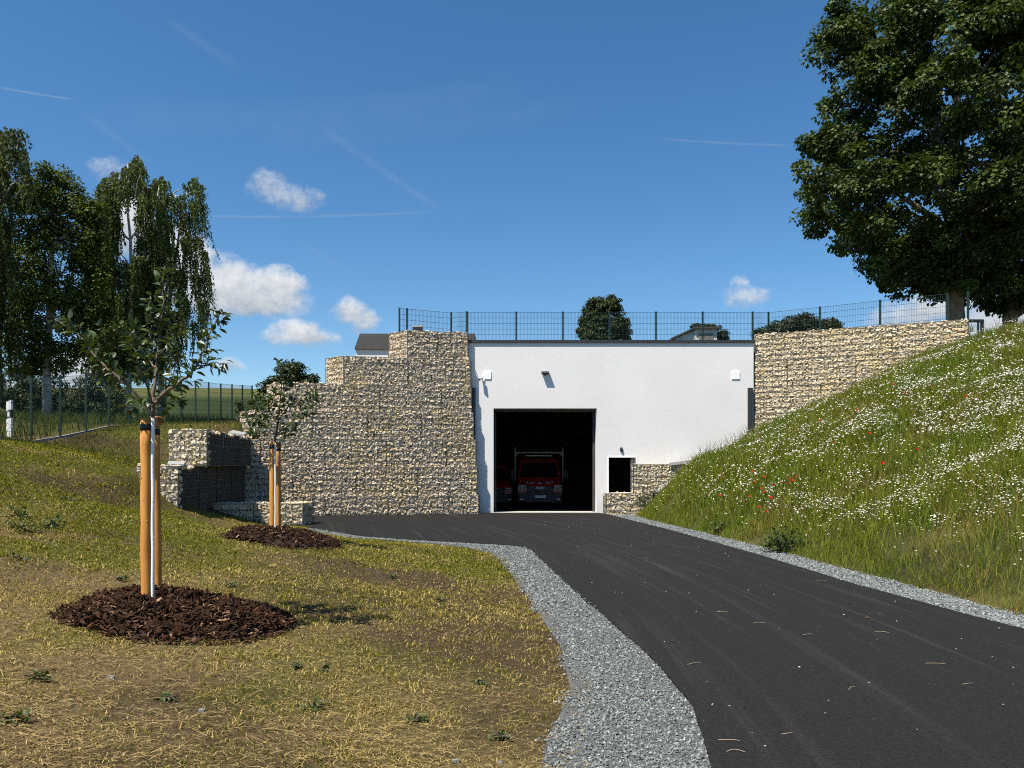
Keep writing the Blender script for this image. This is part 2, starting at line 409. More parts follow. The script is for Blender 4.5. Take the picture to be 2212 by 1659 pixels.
def asphalt_mat():
    m, nt = new_mat('asphalt'); out = N(nt, 'ShaderNodeOutputMaterial'); b = N(nt, 'ShaderNodeBsdfPrincipled')
    b.inputs['Roughness'].default_value = .88; b.inputs['Specular IOR Level'].default_value = .10
    nt.links.new(b.outputs[0], out.inputs[0])
    tcn = N(nt, 'ShaderNodeTexCoord'); sp = N(nt, 'ShaderNodeSeparateXYZ'); nt.links.new(tcn.outputs['Object'], sp.inputs[0])
    def mth(op, a, c=None):
        n = N(nt, 'ShaderNodeMath', operation=op)
        for i, v in enumerate((a, c)):
            if v is None: continue
            if isinstance(v, (int, float)): n.inputs[i].default_value = v
            else: nt.links.new(v, n.inputs[i])
        return n.outputs[0]
    # wheel dust lies along the drive: stretch the pattern along its bend
    y2 = mth('SUBTRACT', sp.outputs[1], 7.0); bend = mth('MULTIPLY', mth('MULTIPLY', y2, y2), .010)
    lane = mth('ADD', sp.outputs[0], bend)
    cv = N(nt, 'ShaderNodeCombineXYZ'); nt.links.new(mth('MULTIPLY', lane, 3.6), cv.inputs[0]); nt.links.new(mth('MULTIPLY', sp.outputs[1], .09), cv.inputs[1])
    t1 = N(nt, 'ShaderNodeTexNoise'); t1.inputs['Scale'].default_value = 1.3; t1.inputs['Detail'].default_value = 9; t1.inputs['Roughness'].default_value = .65
    nt.links.new(cv.outputs[0], t1.inputs['Vector'])
    t2 = N(nt, 'ShaderNodeTexNoise'); t2.inputs['Scale'].default_value = .35; t2.inputs['Detail'].default_value = 4; nt.links.new(tcn.outputs['Object'], t2.inputs['Vector'])
    r1 = N(nt, 'ShaderNodeMapRange'); r1.inputs['From Min'].default_value = .52; r1.inputs['From Max'].default_value = .78; nt.links.new(t1.outputs[0], r1.inputs['Value'])
    r2 = N(nt, 'ShaderNodeMapRange'); r2.inputs['From Min'].default_value = .35; r2.inputs['From Max'].default_value = .65; nt.links.new(t2.outputs[0], r2.inputs['Value'])
    dust = mth('MULTIPLY', r1.outputs[0], mth('ADD', mth('MULTIPLY', r2.outputs[0], .75), .25))
    mi = N(nt, 'ShaderNodeMix', data_type='RGBA'); mi.inputs[6].default_value = (.0185, .0180, .0177, 1); mi.inputs[7].default_value = (.052, .050, .046, 1)
    nt.links.new(dust, mi.inputs[0])
    t3 = N(nt, 'ShaderNodeTexNoise'); t3.inputs['Scale'].default_value = 75; t3.inputs['Detail'].default_value = 3; nt.links.new(tcn.outputs['Object'], t3.inputs['Vector'])
    r3 = N(nt, 'ShaderNodeMapRange'); r3.inputs['From Min'].default_value = .3; r3.inputs['From Max'].default_value = .75; r3.inputs['To Min'].default_value = .62; r3.inputs['To Max'].default_value = 1.5
    nt.links.new(t3.outputs[0], r3.inputs['Value'])
    mu = N(nt, 'ShaderNodeVectorMath', operation='SCALE'); nt.links.new(mi.outputs[2], mu.inputs[0]); nt.links.new(r3.outputs[0], mu.inputs['Scale'])
    nt.links.new(mu.outputs[0], b.inputs['Base Color'])
    bp = N(nt, 'ShaderNodeBump'); bp.inputs['Strength'].default_value = .6; bp.inputs['Distance'].default_value = .006
    nt.links.new(t3.outputs[0], bp.inputs['Height']); nt.links.new(bp.outputs[0], b.inputs['Normal'])
    return m
M_asphalt = asphalt_mat()

# ------------------------------------------------------------------ plan of the site
BX0, BX1, BY, BTOP = -1.585, 8.79, 28.0, 6.32           # building front
def xl(y): return np.interp(y, [-3, 2.5, 4.13, 5.16, 6.9, 9.67, 12.5, 15.0, 15.7, 16.2], [1.0, 1.03, 1.07, 1.22, 1.14, .84, .58, .38, .25, -.1])
def xe(y): return np.interp(y, [-10, 2.5, 4.1, 4.54, 5.48, 6.9, 9.67, 12.5, 14.8, 15.6, 17.1, 18.3, 21.8, 27], [.2, .2, .27, .33, .54, .56, .31, .02, -.28, -.9, -2.2, -3.9, -6.0, -6.5])
def xr(y): return np.interp(y, [-3, 4, 7.6, 8.2, 10.5, 14.4, 20, 25.3, 27.5], [5.3, 5.2, 5.06, 4.97, 4.72, 4.58, 4.15, 3.6, 3.35])
def toe(y): return np.interp(y, [-3, 8.26, 12, 15.6, 20, 24, 26.5, 28], [5.75, 5.5, 5.3, 5.1, 4.75, 4.35, 4.3, 4.5])
def wall_y(x): return 27.5 + (np.asarray(x) + 1.19) * .2126
def H(x, y):
    x = np.asarray(x, float); y = np.asarray(y, float); x, y = np.broadcast_arrays(x, y)
    xq = x + np.clip(y - 18.5, 0, 4) * .127
    near = np.interp(-x, [-.5, 3.2, 6, 8, 10, 13.75, 20, 60], [0, .42, .80, 1.2, 1.7, 2.35, 2.8, 3.4])
    far = np.interp(-xq, [5.9, 7, 8.1, 9, 10.5, 12, 13.75, 20, 60], [0, .22, .70, 1.45, 1.95, 2.22, 2.46, 2.9, 3.5])
    far = far * np.where(-xq < 8.25, 1 - .30 * sstep(18.8, 22, y), 1)
    t = sstep(12, 18, y)
    L = (near * (1 - t) + far * t) * sstep(0, 1.6, xe(y) - x)
    hill_l = np.interp(y, [22, 36, 40, 150, 165, 400, 1200], [0, .95, 1.3, 14.2, 14.5, 12, 6])
    hill_r = np.interp(y, [40, 60, 100, 300, 1200], [0, 3, 5, 6, 4])
    q = sstep(-.34, 0, x / np.maximum(y, 1))
    base_b = np.interp(x, [-60, -20, -13.75, -9.5, -8, -6, -4, -2.5, -1, 9, 15, 40, 90], [3.4, 3.0, 2.8, 2.95, 3.35, 4.3, 5.4, 6.1, 6.3, 6.3, 6.2, 6.5, 7])
    back = base_b + hill_l * (1 - q) * sstep(-2, -12, x) + hill_r * q
    L = L + hill_l * sstep(-9, -13, x)
    # left bank, blending to the ground behind the walls
    z = L * (1 - sstep(22, 27, y)) + np.where(x < -8.9, back, L) * sstep(22, 27, y)
    # yard in front of the stone wall
    yard = (x > -8.55 - (y - 20.3) * .13) & (y > 22.2)
    z = np.where(yard, 0.0, z)
    # right slope
    s = x - toe(y)
    rn = np.interp(s, [0, 1, 11.0, 12.5, 60], [0, .50, 5.55, 5.85, 6.3]); rf = np.interp(s, [0, 2, 4.3, 10.2, 11, 60], [0, 1.80, 2.80, 5.60, 5.80, 6.3])
    tr = sstep(13, 24, y)
    R = rn * (1 - tr) + rf * tr
    R = R + np.where(s > .3, (fbm(x * .8, y * .8, 31) - .5) * .35 * sstep(.2, 1.5, s), 0)
    z = np.where(x > 2.8, R, z)
    # behind the walls and building
    wline = np.where(x < BX0, wall_y(x) + .5, np.where(x < BX1, 28.25, np.where(x < 15.3, 28.5 - (x - 8.9) * .475, 99)))
    behind = (y > wline) & (x > -8.95)
    z = np.where(behind, back, z)
    inside = (x > BX0 + .2) & (x < BX1 - .2) & (y > 28.25) & (y < 39.8)
    z = np.where(inside, -.5, z)
    far_r = (x >= 15.3) & (y > 27)
    z = np.where(far_r, np.maximum(R, 0) * (1 - sstep(27, 40, y)) + back * sstep(27, 40, y), z)
    lump = (fbm(x * 1.3, y * 1.3, 3) - .5) * .10 * sstep(.2, 1.5, xe(y) - x) * (x < 0) * (y < 24)
    return z + lump
def hit(px, py, y0=3.0, y1=70.0):
    """where the sight line through a pixel meets the ground"""
    ys = np.linspace(y0, y1, 4000); xs = (px - CX) / F * ys; zs = CAMZ + (HY - py) / F * ys
    k = np.argmax(zs <= H(xs, ys) + 1e-6)
    return np.array([xs[k], ys[k], float(H(xs[k], ys[k]))])

# ground sheet -----------------------------------------------------
gx = np.concatenate([-np.geomspace(1500, 15, 34), np.arange(-14.8, 18.2, .2), np.geomspace(18.6, 1500, 34)])
gy = np.concatenate([-np.geomspace(600, 1.2, 16), np.arange(-1, 30.5, .2), np.geomspace(30.8, 2500, 80)])
GX, GY = np.meshgrid(gx, gy); GZ = H(GX, GY)
nx, ny = len(gx), len(gy)
I = np.arange(nx * ny).reshape(ny, nx)
quads = np.stack([I[:-1, :-1], I[:-1, 1:], I[1:, 1:], I[1:, :-1]], axis=-1).reshape(-1, 4)
soil = np.array([.046, .031, .018]); straw = np.array([.26, .185, .085]); green = np.array([.075, .085, .012]); olive = np.array([.115, .105, .035])
def dryness(x, y): return fbm(x * .55 + 3, y * .55, 5, 5)
def soilness(x, y): return fbm(x * .8, y * .8 + 9, 41, 5)
def lawn_green(x, y):
    g = sstep(.40, .60, fbm(x * .42 + 5, y * .42, 77, 4))
    return np.clip(.32 + .6 * g + .25 * sstep(8, 13, y) - .40 * sstep(-2.2, .3, x) * sstep(18, 12, y) - .38 * sstep(8, 5, y), 0, 1)
def ground_col(x, y):
    d = dryness(x, y); s = soilness(x, y); g = lawn_green(x, y)
    c = soil[None] * np.ones((len(x), 1))
    w = (.18 + sstep(.38, .62, d) * .6)[:, None]; c = c * (1 - w) + straw * .55 * w
    w = (g * .75 * sstep(.65, .45, s))[:, None]; c = c * (1 - w) + green * w
    mead = ((x > toe(y)) & (y < 45))[:, None]
    mc = np.array([.055, .060, .020]) * (1 - .4 * sstep(.4, .6, fbm(x, y, 8))[:, None]) + np.array([.05, .035, .01]) * sstep(.5, .7, fbm(x * .6, y * .6, 18))[:, None]
    c = np.where(mead, mc, c)
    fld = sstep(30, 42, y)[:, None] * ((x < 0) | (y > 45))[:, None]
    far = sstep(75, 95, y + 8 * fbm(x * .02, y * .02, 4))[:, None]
    fc = np.array([.036, .050, .014]) * (1 - far) + np.array([.105, .112, .034]) * far  # near field darker: the shadow band on it is put into the ground tint
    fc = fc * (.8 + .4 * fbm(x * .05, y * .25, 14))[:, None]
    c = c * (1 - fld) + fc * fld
    return c
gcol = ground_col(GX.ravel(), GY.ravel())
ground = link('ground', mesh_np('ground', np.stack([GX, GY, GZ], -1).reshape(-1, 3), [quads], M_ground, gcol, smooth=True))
tag(ground, 'hillside ground with mown bank, wildflower slope and fields', kind='structure')

def sheet(name, poly, z, mat_, skirt=.06):
    bm = bmesh.new(); vs = [bm.verts.new((p[0], p[1], z)) for p in poly]
    f = bm.faces.new(vs)
    if f.normal.z < 0: f.normal_flip()
    bmesh.ops.triangulate(bm, faces=[f])
    ed = [e for e in bm.edges if len(e.link_faces) == 1]
    r = bmesh.ops.extrude_edge_only(bm, edges=ed)
    for v in [g for g in r['geom'] if isinstance(g, bmesh.types.BMVert)]: v.co.z -= skirt
    bmesh.ops.recalc_face_normals(bm, faces=bm.faces[:])
    me = bpy.data.meshes.new(name); bm.to_mesh(me); bm.free(); me.materials.append(mat_)
    return link(name, me)
def wob(y, s, a=.03): return (fbm(np.asarray(y) * 2.2, np.asarray(y) * 0 + s, s, 3) - .5) * 2 * a
ysl = np.linspace(-3, 15.6, 75); ysr = np.linspace(-3, 27.5, 110)
apron = [(-.12, 16.15), (-.9, 16.6), (-1.71, 17.05), (-2.6, 17.6), (-3.5, 18.25), (-4.7, 19.7), (-5.95, 21.75), (-8.2, 21.9), (-8.3, 26.0), (-7.2, 26.3), (-1.2, 27.55), (-1.2, 28.02), (3.15, 28.02)]
road_poly = [(float(xl(y) + wob(y, 2, .025)), float(y)) for y in ysl] + apron + [(float(xr(y) + wob(y, 3, .02)), float(y)) for y in ysr[::-1]]
road = sheet('road', road_poly, .035, M_asphalt); tag(road, 'dark asphalt drive and yard', kind='structure')
yy = np.linspace(-3, 15.6, 60)
gl = [(float(xl(y) + .12), float(y)) for y in yy] + [(-.12, 16.2), (-.9, 16.7), (-1.71, 17.15), (-2.6, 17.7), (-3.5, 18.4), (-4.7, 19.8), (-5.4, 20.8)]
gl += [(-5.6, 20.65), (-4.95, 19.5), (-3.75, 18.05), (-2.75, 17.3), (-1.85, 16.65), (-1.05, 16.0)] + [(float(xe(y) - .12), float(y)) for y in yy[::-1] if y < 15.2]
verge_l = sheet('gravel_verge', gl, .018, M_gravel, .05); tag(verge_l, 'grey gravel verge between lawn and drive', kind='structure')
yy = np.linspace(-3, 27.2, 80)
gr = [(float(toe(y) + .1), float(y)) for y in yy] + [(float(xr(y) - .1), float(y)) for y in yy[::-1]]
verge_r = sheet('gravel_verge', gr, .018, M_gravel, .05); tag(verge_r, 'grey gravel verge below the flower slope', kind='structure')

# ------------------------------------------------------------------ garage building
bld = thing('garage_building', (3.6, BY, 0), 'flat white rendered garage front with a big open door, set into the hillside', 'garage')
def wall_cells(mb, xs, zs, solid, y0, y1):
    nxs, nzs = len(xs) - 1, len(zs) - 1
    S = lambda i, k: 0 <= i < nxs and 0 <= k < nzs and solid(i, k)
    def q(a, b, c, d): mb.add([a, b, c, d], quads=[[0, 1, 2, 3]])
    for i in range(nxs):
        for k in range(nzs):
            if not S(i, k): continue
            xa, xb, za, zb = xs[i], xs[i + 1], zs[k], zs[k + 1]
            q((xa, y0, za), (xb, y0, za), (xb, y0, zb), (xa, y0, zb)); q((xb, y1, za), (xa, y1, za), (xa, y1, zb), (xb, y1, zb))
            if not S(i - 1, k): q((xa, y1, za), (xa, y0, za), (xa, y0, zb), (xa, y1, zb))
            if not S(i + 1, k): q((xb, y0, za), (xb, y1, za), (xb, y1, zb), (xb, y0, zb))
            if not S(i, k - 1): q((xa, y1, za), (xb, y1, za), (xb, y0, za), (xa, y0, za))
            if not S(i, k + 1): q((xa, y0, zb), (xb, y0, zb), (xb, y1, zb), (xa, y1, zb))
DX0, DX1, DZ = -.674, 3.083, 3.84
WX0, WX1, WZ0, WZ1 = 3.52, 4.50, .77, 2.05
xs = [BX0, DX0, DX1, WX0, WX1, BX1]; zs = [-.4, .03, WZ0, WZ1, DZ, BTOP - .10]
mb = MB(); wall_cells(mb, xs, zs, lambda i, k: not ((i == 1 and 1 <= k <= 3) or (i == 3 and k == 2)), BY, BY + .5)
mb.build('front_wall', M_plaster, bld)
mb = MB(); mb.box(BX0 - .05, BX1 + .05, BY - .06, BY + .62, BTOP - .10, BTOP)
mb.build('coping', M_anth, bld)
mb = MB(); mb.box(BX0, BX0 + .3, BY + .5, 40, -.4, BTOP - .13); mb.build('side_wall', M_plaster, bld)
mb = MB(); mb.box(BX1 - .3, BX1, BY + .5, 40, -.4, BTOP - .13); mb.build('side_wall', M_plaster, bld)
mb = MB(); mb.box(BX0, BX1, 40, 40.3, -.4, BTOP - .13); mb.build('back_wall', M_plaster, bld)
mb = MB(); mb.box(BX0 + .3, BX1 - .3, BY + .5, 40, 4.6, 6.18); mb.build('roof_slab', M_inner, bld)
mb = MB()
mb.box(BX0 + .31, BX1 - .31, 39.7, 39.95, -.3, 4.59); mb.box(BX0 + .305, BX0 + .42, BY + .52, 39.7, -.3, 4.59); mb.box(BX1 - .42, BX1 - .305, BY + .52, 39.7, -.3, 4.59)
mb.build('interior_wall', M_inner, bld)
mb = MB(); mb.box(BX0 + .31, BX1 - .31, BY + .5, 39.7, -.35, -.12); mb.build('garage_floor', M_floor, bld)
mb = MB(); mb.box(DX0 + .002, DX1 - .002, BY - .03, BY + .9, -.3, .052); mb.build('door_threshold', M_sill, bld)
# door track and lintel trim, right inner jamb
mb = MB(); mb.box(DX0, DX1, BY + .42, BY + .56, DZ - .10, DZ - .003); mb.box(DX1 - .09, DX1 - .003, BY + .52, BY + .62, .06, DZ - .1); mb.box(DX0 + .003, DX0 + .09, BY + .52, BY + .62, .06, DZ - .1)
mb.build('door_track', M_roofdark, bld)
# window: opening with white frame, sash swung inwards
wf = MB(); wz = .05
wf.box(WX0 - .05, WX0, BY - .012, BY + .10, WZ0 - .05, WZ1 + .05); wf.box(WX1, WX1 + .05, BY - .012, BY + .10, WZ0 - .05, WZ1 + .05)
wf.box(WX0, WX1, BY - .012, BY + .10, WZ1, WZ1 + .05)
w_ob = wf.build('window_frame', M_white, bld)
mb = MB(); mb.box(WX0 - .05, WX1 + .05, BY - .05, BY + .1, WZ0 - .06, WZ0 - .012); mb.build('sill', M_conc, w_ob).parent = w_ob
sa = MB(); M_s = Matrix.Translation((WX1 - .04, BY + .54, 0)) @ Matrix.Rotation(math.radians(84), 4, 'Z')
sa.box(0, .92, -.025, .025, WZ0 + .03, WZ0 + .10, M_s); sa.box(0, .92, -.025, .025, WZ1 - .10, WZ1 - .03, M_s); sa.box(0, .07, -.025, .025, WZ0 + .1, WZ1 - .1, M_s); sa.box(.85, .92, -.025, .025, WZ0 + .1, WZ1 - .1, M_s)
sash = sa.build('sash', M_white, bld)
pa = MB(); pa.box(.07, .85, -.008, .008, WZ0 + .1, WZ1 - .1, M_s)
pane = pa.build('pane', M_lampglass, bld); pane.parent = sash; pane.matrix_parent_inverse = Matrix.Identity(4)
bpy.context.view_layer.update()
def reparent(o, p):
    o.parent = p; o.matrix_parent_inverse = p.matrix_world.inverted() if False else Matrix.Identity(4)
# sash mesh is in world space under bld (inverse translation); children of it keep the identity
for ch in list(w_ob.children): ch.matrix_parent_inverse = Matrix.Identity(4)
# dark flashings that close the gap to the stone walls
mb = MB(); mb.box(-1.47, -1.33, BY - .09, BY - .004, 2.69, 4.58); mb.build('flashing', M_anth, bld)
mb = MB(); mb.box(8.57, 8.74, BY - .09, BY - .004, 2.3, 4.58); mb.build('flashing', M_anth, bld)

# wall fittings
def plate(px, label):
    p = at(px, 811, BY); mb = MB(); mb.box(p[0] - .145, p[0] + .145, BY - .03, BY, p[2] - .145, p[2] + .145)
    o = mb.build('cover_plate', M_white, bevel=.006); tag(o, label, 'cover plate', 'square white cover plates on the garage front')
plate(1052.5, 'square white cover plate above the small security camera'); plate(1589, 'square white cover plate near the sunlit stone wing wall')
p = at(1040, 820, BY)
t = thing('security_camera', (p[0], BY, p[2]), 'small white security camera on the white garage front', 'camera')
mb = MB(); mb.tube([(p[0] + .07, BY - .005, p[2] - .05), (p[0] + .07, BY - .03, p[2] - .05)], .055, 12); mb.tube([(p[0] + .07, BY - .03, p[2] - .05), (p[0] + .04, BY - .1, p[2] - .02), (p[0] + .02, BY - .12, p[2])], .018, 8); mb.build('bracket', M_white, t, True)
mb = MB(); Mc = Matrix.Translation((p[0], BY - .14, p[2] + .02)) @ Matrix.Rotation(math.radians(-35), 4, 'Z') @ Matrix.Rotation(math.radians(18), 4, 'X'); mb.box(-.055, .055, -.13, .06, -.05, .05, Mc); mb.build('housing', M_white, t, bevel=.015)
mb = MB(); mb.box(-.04, .04, -.134, -.128, -.036, .036, Mc); mb.build('lens', M_black, t)
p = at(1177.5, 807, BY)
t = thing('floodlight', (p[0], BY, p[2]), 'dark floodlight above the garage door', 'floodlight')
Mf = Matrix.Translation((p[0], BY - .115, p[2] + .02)) @ Matrix.Rotation(math.radians(22), 4, 'X')
mb = MB(); mb.box(-.14, .14, -.10, .10, -.02, .03, Mf); mb.build('housing', M_anth, t, bevel=.008)
mb = MB(); mb.box(-.11, .11, -.08, .08, -.028, -.0205, Mf); mb.build('lamp_glass', M_lampglass, t)
mb = MB(); mb.box(p[0] - .05, p[0] + .05, BY - .05, BY - .001, p[2] - .06, p[2] + .03); mb.build('bracket', M_anth, t)
p = at(1342, 971, BY)
t = thing('wall_lamp', (p[0], BY, p[2]), 'small dark oval lamp over the window opening', 'wall lamp')
bm = bmesh.new(); bmesh.ops.create_uvsphere(bm, u_segments=16, v_segments=10, radius=1)
for v in bm.verts: v.co = Vector((p[0] + v.co.x * .06, BY - .03 + v.co.y * .055, p[2] + v.co.z * .09))
me = bpy.data.meshes.new('shade'); bm.to_mesh(me); bm.free(); me.materials.append(M_anth); link('shade', me, t)
mb = MB(); mb.tube([(p[0], BY - .001, p[2]), (p[0], BY - .03, p[2])], .045, 12); mb.build('base', M_anth, t)

# ------------------------------------------------------------------ stone walls
ST_SH = [hull_shape(12, (1.0, .56, .60), 100 + i, 1) for i in range(12)]
PAL = {'cream': np.array([[.68, .58, .43], [.72, .64, .50], [.62, .52, .37], [.66, .53, .30], [.58, .50, .41], [.70, .60, .45]]),
       'grey': np.array([[.66, .55, .41], [.61, .52, .41], [.68, .58, .42], [.64, .51, .29], [.52, .46, .40], [.67, .58, .46], [.62, .51, .42]]) * 1.08}
ST_ME = {}
for pk, pal in PAL.items():
    ST_ME[pk] = []
    for (V, T) in ST_SH:
        row = []
        for c in pal[:4]:
            row.append(mesh_np('stone', V, [T], M_stone, np.broadcast_to(c * rng.uniform(.85, 1.12), (len(V), 3))))
        ST_ME[pk].append(row)
def face_stones(O, e1, L, h, nin, z0, layers=2, vert=.16):
    out = []
    e1 = np.asarray(e1, float); nin = np.asarray(nin, float)
    for lay in range(layers):
        cw, ch = (.100, .062) if lay == 0 else (.16, .10)
        nu, nv = max(1, int(L / cw)), max(1, int(h / ch))
        rows = (np.arange(nv) + .5) / nv * h
        if lay == 0:
            nb = max(1, round(h / .2)); bh = h / nb; rows = np.concatenate([b_ * bh + bh * np.array([.19, .5, .81]) for b_ in range(nb)]); nv = len(rows)
        u, v = np.meshgrid((np.arange(nu) + .5) / nu * L, rows); u = u.astype(float); v = v.astype(float)
        u = u + (np.arange(nv) % 2)[:, None] * cw * .5 - cw * .25 + rng.normal(0, cw * .18, u.shape); v = v + rng.normal(0, ch * .11, v.shape)
        u = np.clip(u.ravel(), .05, L - .05); v = np.clip(v.ravel(), .04, h - .035); n = len(u)
        dep = (.044 + rng.uniform(-.012, .014, n)) if lay == 0 else .115 + rng.uniform(-.02, .03, n)
        P = np.asarray(O)[None] + e1[None] * u[:, None] + np.array([0, 0, 1.0])[None] * v[:, None] + nin[None] * dep[:, None]
        a = rng.normal(0, .30, n) + np.where(rng.random(n) < vert, 1.5, 0)
        axx = e1[None] * np.cos(a)[:, None] + np.array([0, 0, 1.0])[None] * np.sin(a)[:, None] + nin[None] * rng.normal(0, .28, n)[:, None]
        ayy = np.array([0, 0, 1.0])[None] * np.cos(a)[:, None] - e1[None] * np.sin(a)[:, None] + nin[None] * rng.normal(0, .3, n)[:, None]
        R = rot_mats(axx, ayy)
        s = rng.uniform(.100, .165, n) * (1 if lay == 0 else 1.5)
        out.append((P, R, s, np.full(n, lay)))
    return [np.concatenate(q) for q in zip(*out)]
def wire_face(mb, O, e1, L, h, nout, off=.006):
    e1 = np.asarray(e1, float); nout = np.asarray(nout, float); O = np.asarray(O, float) + nout * off
    up = np.array([0, 0, 1.0])
    def bar(a, b, r):
        d = b - a; d = d / np.linalg.norm(d); s1 = np.cross(d, nout); V = []
        for p_ in (a, b): V += [p_ + s1 * r + nout * r, p_ - s1 * r + nout * r, p_ - s1 * r - nout * r, p_ + s1 * r - nout * r]
        mb.add(V, quads=[[0, 4, 5, 1], [1, 5, 6, 2], [2, 6, 7, 3], [3, 7, 4, 0]])
    nh = max(1, round(h / .2))
    for k in range(nh + 1):
        zz = min(max(h * k / nh, .008), h - .008); bar(O + up * zz, O + e1 * L + up * zz, .0095 if k in (0, nh) else .0072)
    nv = max(1, round(L / .1))
    for k in range(nv + 1):
        uu = L * k / nv; bar(O + e1 * uu, O + e1 * uu + up * h, .008 if k in (0, nv) else .0022)
def gabion(name_label, loc, baskets, pal, limit=300, fleece=(), mf=None):
    """baskets: list of (plan polygon ccw, z0, z1, edges that show, top shows)"""
    g = thing('gabion_wall', loc, name_label, 'gabion wall', 'stone filled wire basket walls')
    PP, RR, SS, LL = [], [], [], []
    core = MB()
    for (poly, z0, z1, edges, top) in baskets:
        poly = [np.array(p, float) for p in poly]; n = len(poly)
        cen = sum(poly) / n
        ins = []
        for i in range(n):      # core: polygon moved inwards
            a, b, c = poly[i - 1], poly[i], poly[(i + 1) % n]
            d1 = (b - a) / np.linalg.norm(b - a); d2 = (c - b) / np.linalg.norm(c - b)
            n1 = np.array([-d1[1], d1[0]]); n2 = np.array([-d2[1], d2[0]])
            bis = (n1 + n2); bis /= np.linalg.norm(bis) + 1e-9
            ins.append(b + bis * .15 / max(.4, float(bis @ n1)))
        core.prism([tuple(p) for p in ins], z0 + .004, z1 - .06)
        wire = MB()
        for e in edges:
            a, b = poly[e], poly[(e + 1) % n]; L = np.linalg.norm(b - a); d = (b - a) / L
            nin = np.array([-d[1], d[0], 0]); e1 = np.array([d[0], d[1], 0])
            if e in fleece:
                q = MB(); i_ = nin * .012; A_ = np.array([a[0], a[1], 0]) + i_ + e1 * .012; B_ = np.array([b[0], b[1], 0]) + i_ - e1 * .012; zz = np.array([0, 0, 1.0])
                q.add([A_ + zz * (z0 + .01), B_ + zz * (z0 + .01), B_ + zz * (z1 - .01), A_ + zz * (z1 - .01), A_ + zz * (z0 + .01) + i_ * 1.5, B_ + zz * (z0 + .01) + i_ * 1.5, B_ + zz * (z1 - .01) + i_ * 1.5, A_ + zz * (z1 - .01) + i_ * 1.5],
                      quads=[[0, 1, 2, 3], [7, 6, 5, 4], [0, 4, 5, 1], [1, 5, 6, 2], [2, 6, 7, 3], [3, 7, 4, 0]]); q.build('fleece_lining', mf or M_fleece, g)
            else:
                P, R, s, lay = face_stones((a[0], a[1], z0), e1, L, z1 - z0, nin, z0, vert=.34 if pal == 'grey' else .10)
                PP.append(P); RR.append(R); SS.append(s); LL.append(lay)
            wire_face(wire, (a[0], a[1], z0), e1, L, z1 - z0, -nin)
        if top:
            # stones lying in the top of the basket, over the visible edges
            a, b = poly[0], poly[1]; L = np.linalg.norm(b - a); d = (b - a) / L; nin2 = np.array([-d[1], d[0]])
            depth = max(.3, min(1.0, float((poly[-1] - a) @ nin2)))
            nu, nv = int(L / .14), int(depth / .12)
            u, v = np.meshgrid(np.linspace(.07, L - .07, nu), np.linspace(.06, depth - .06, nv)); u = u.ravel() + rng.normal(0, .02, nu * nv); v = v.ravel() + rng.normal(0, .02, nu * nv)
            P = np.stack([a[0] + d[0] * u + nin2[0] * v, a[1] + d[1] * u + nin2[1] * v, np.full(len(u), z1 - .05) + rng.normal(0, .012, len(u))], 1)
            axx = rand_unit(len(u)); axx[:, 2] *= .3; R = rot_mats(axx, rand_unit(len(u)) * .3 + np.array([d[0], d[1], 0]) * .5 + np.array([.1, .2, 0]))
            PP.append(P); RR.append(R); SS.append(rng.uniform(.12, .19, len(u))); LL.append(np.ones(len(u)))
            for w_ in np.linspace(0, depth, max(2, int(depth / .25))):
                q0 = np.array([a[0] + nin2[0] * w_, a[1] + nin2[1] * w_, z1 - .004]); q1 = q0 + np.array([d[0] * L, d[1] * L, 0]); wire.tube([q0, q1], .005, 4, False)
        wire.build('wire_basket', M_wire, g)
    core.build('packed_core', M_core, g)
    P = np.concatenate(PP); R = np.concatenate(RR); s = np.concatenate(SS); lay = np.concatenate(LL)
    n = len(P); idx = rng.integers(0, len(ST_SH), n); pl = PAL[pal]
    pick = rng.integers(0, len(pl), n)
    # basket-sized drifts of yellow and grey stone
    tone = fbm(P[:, 0] * .9 + P[:, 1] * .4, P[:, 2] * .9, 61, 3)
    pick = np.where((tone > .58) & (rng.random(n) < .5), 3, pick); pick = np.where((tone < .38) & (rng.random(n) < .28), 4, pick)
    cols = (pl[pick] * .75 + pl.mean(0) * .25) * rng.uniform(.86, 1.10, (n, 1)) * np.array([.98, .955, .90])
    S = np.stack([s, s * rng.uniform(.85, 1.15, n), s * rng.uniform(.85, 1.1, n)], 1)
    key = s * np.where(lay == 0, 1, .01)
    scatter(g, 'stone', ST_SH, ST_ME[pal], idx, R, S, P, cols, M_stone, key, limit, 'stone_fill')
    return g
U = np.array([.978, .2080]); Vb = np.array([-.2080, .978])
def on_line(px, k):
    """point of course k's front line on the sight line through column px"""
    A = np.array([-1.19, 27.5]) + Vb * .06 * k; r = (px - CX) / F
    # A + U*t = (r*Y, Y)
    t = (r * A[1] - A[0]) / (U[0] - r * U[1]); return A + U * t
tops = [.69, 1.70, 2.66, 3.62, 4.59, 5.57, 6.55]; bots = [-.3] + tops[:-1]
rights = [1034.5, 1031, 1027.5, 1022.5, 1018, 1016.5, 1010.5]; lefts = [None, None, None, 552, 612, 742, 880]
bk = []
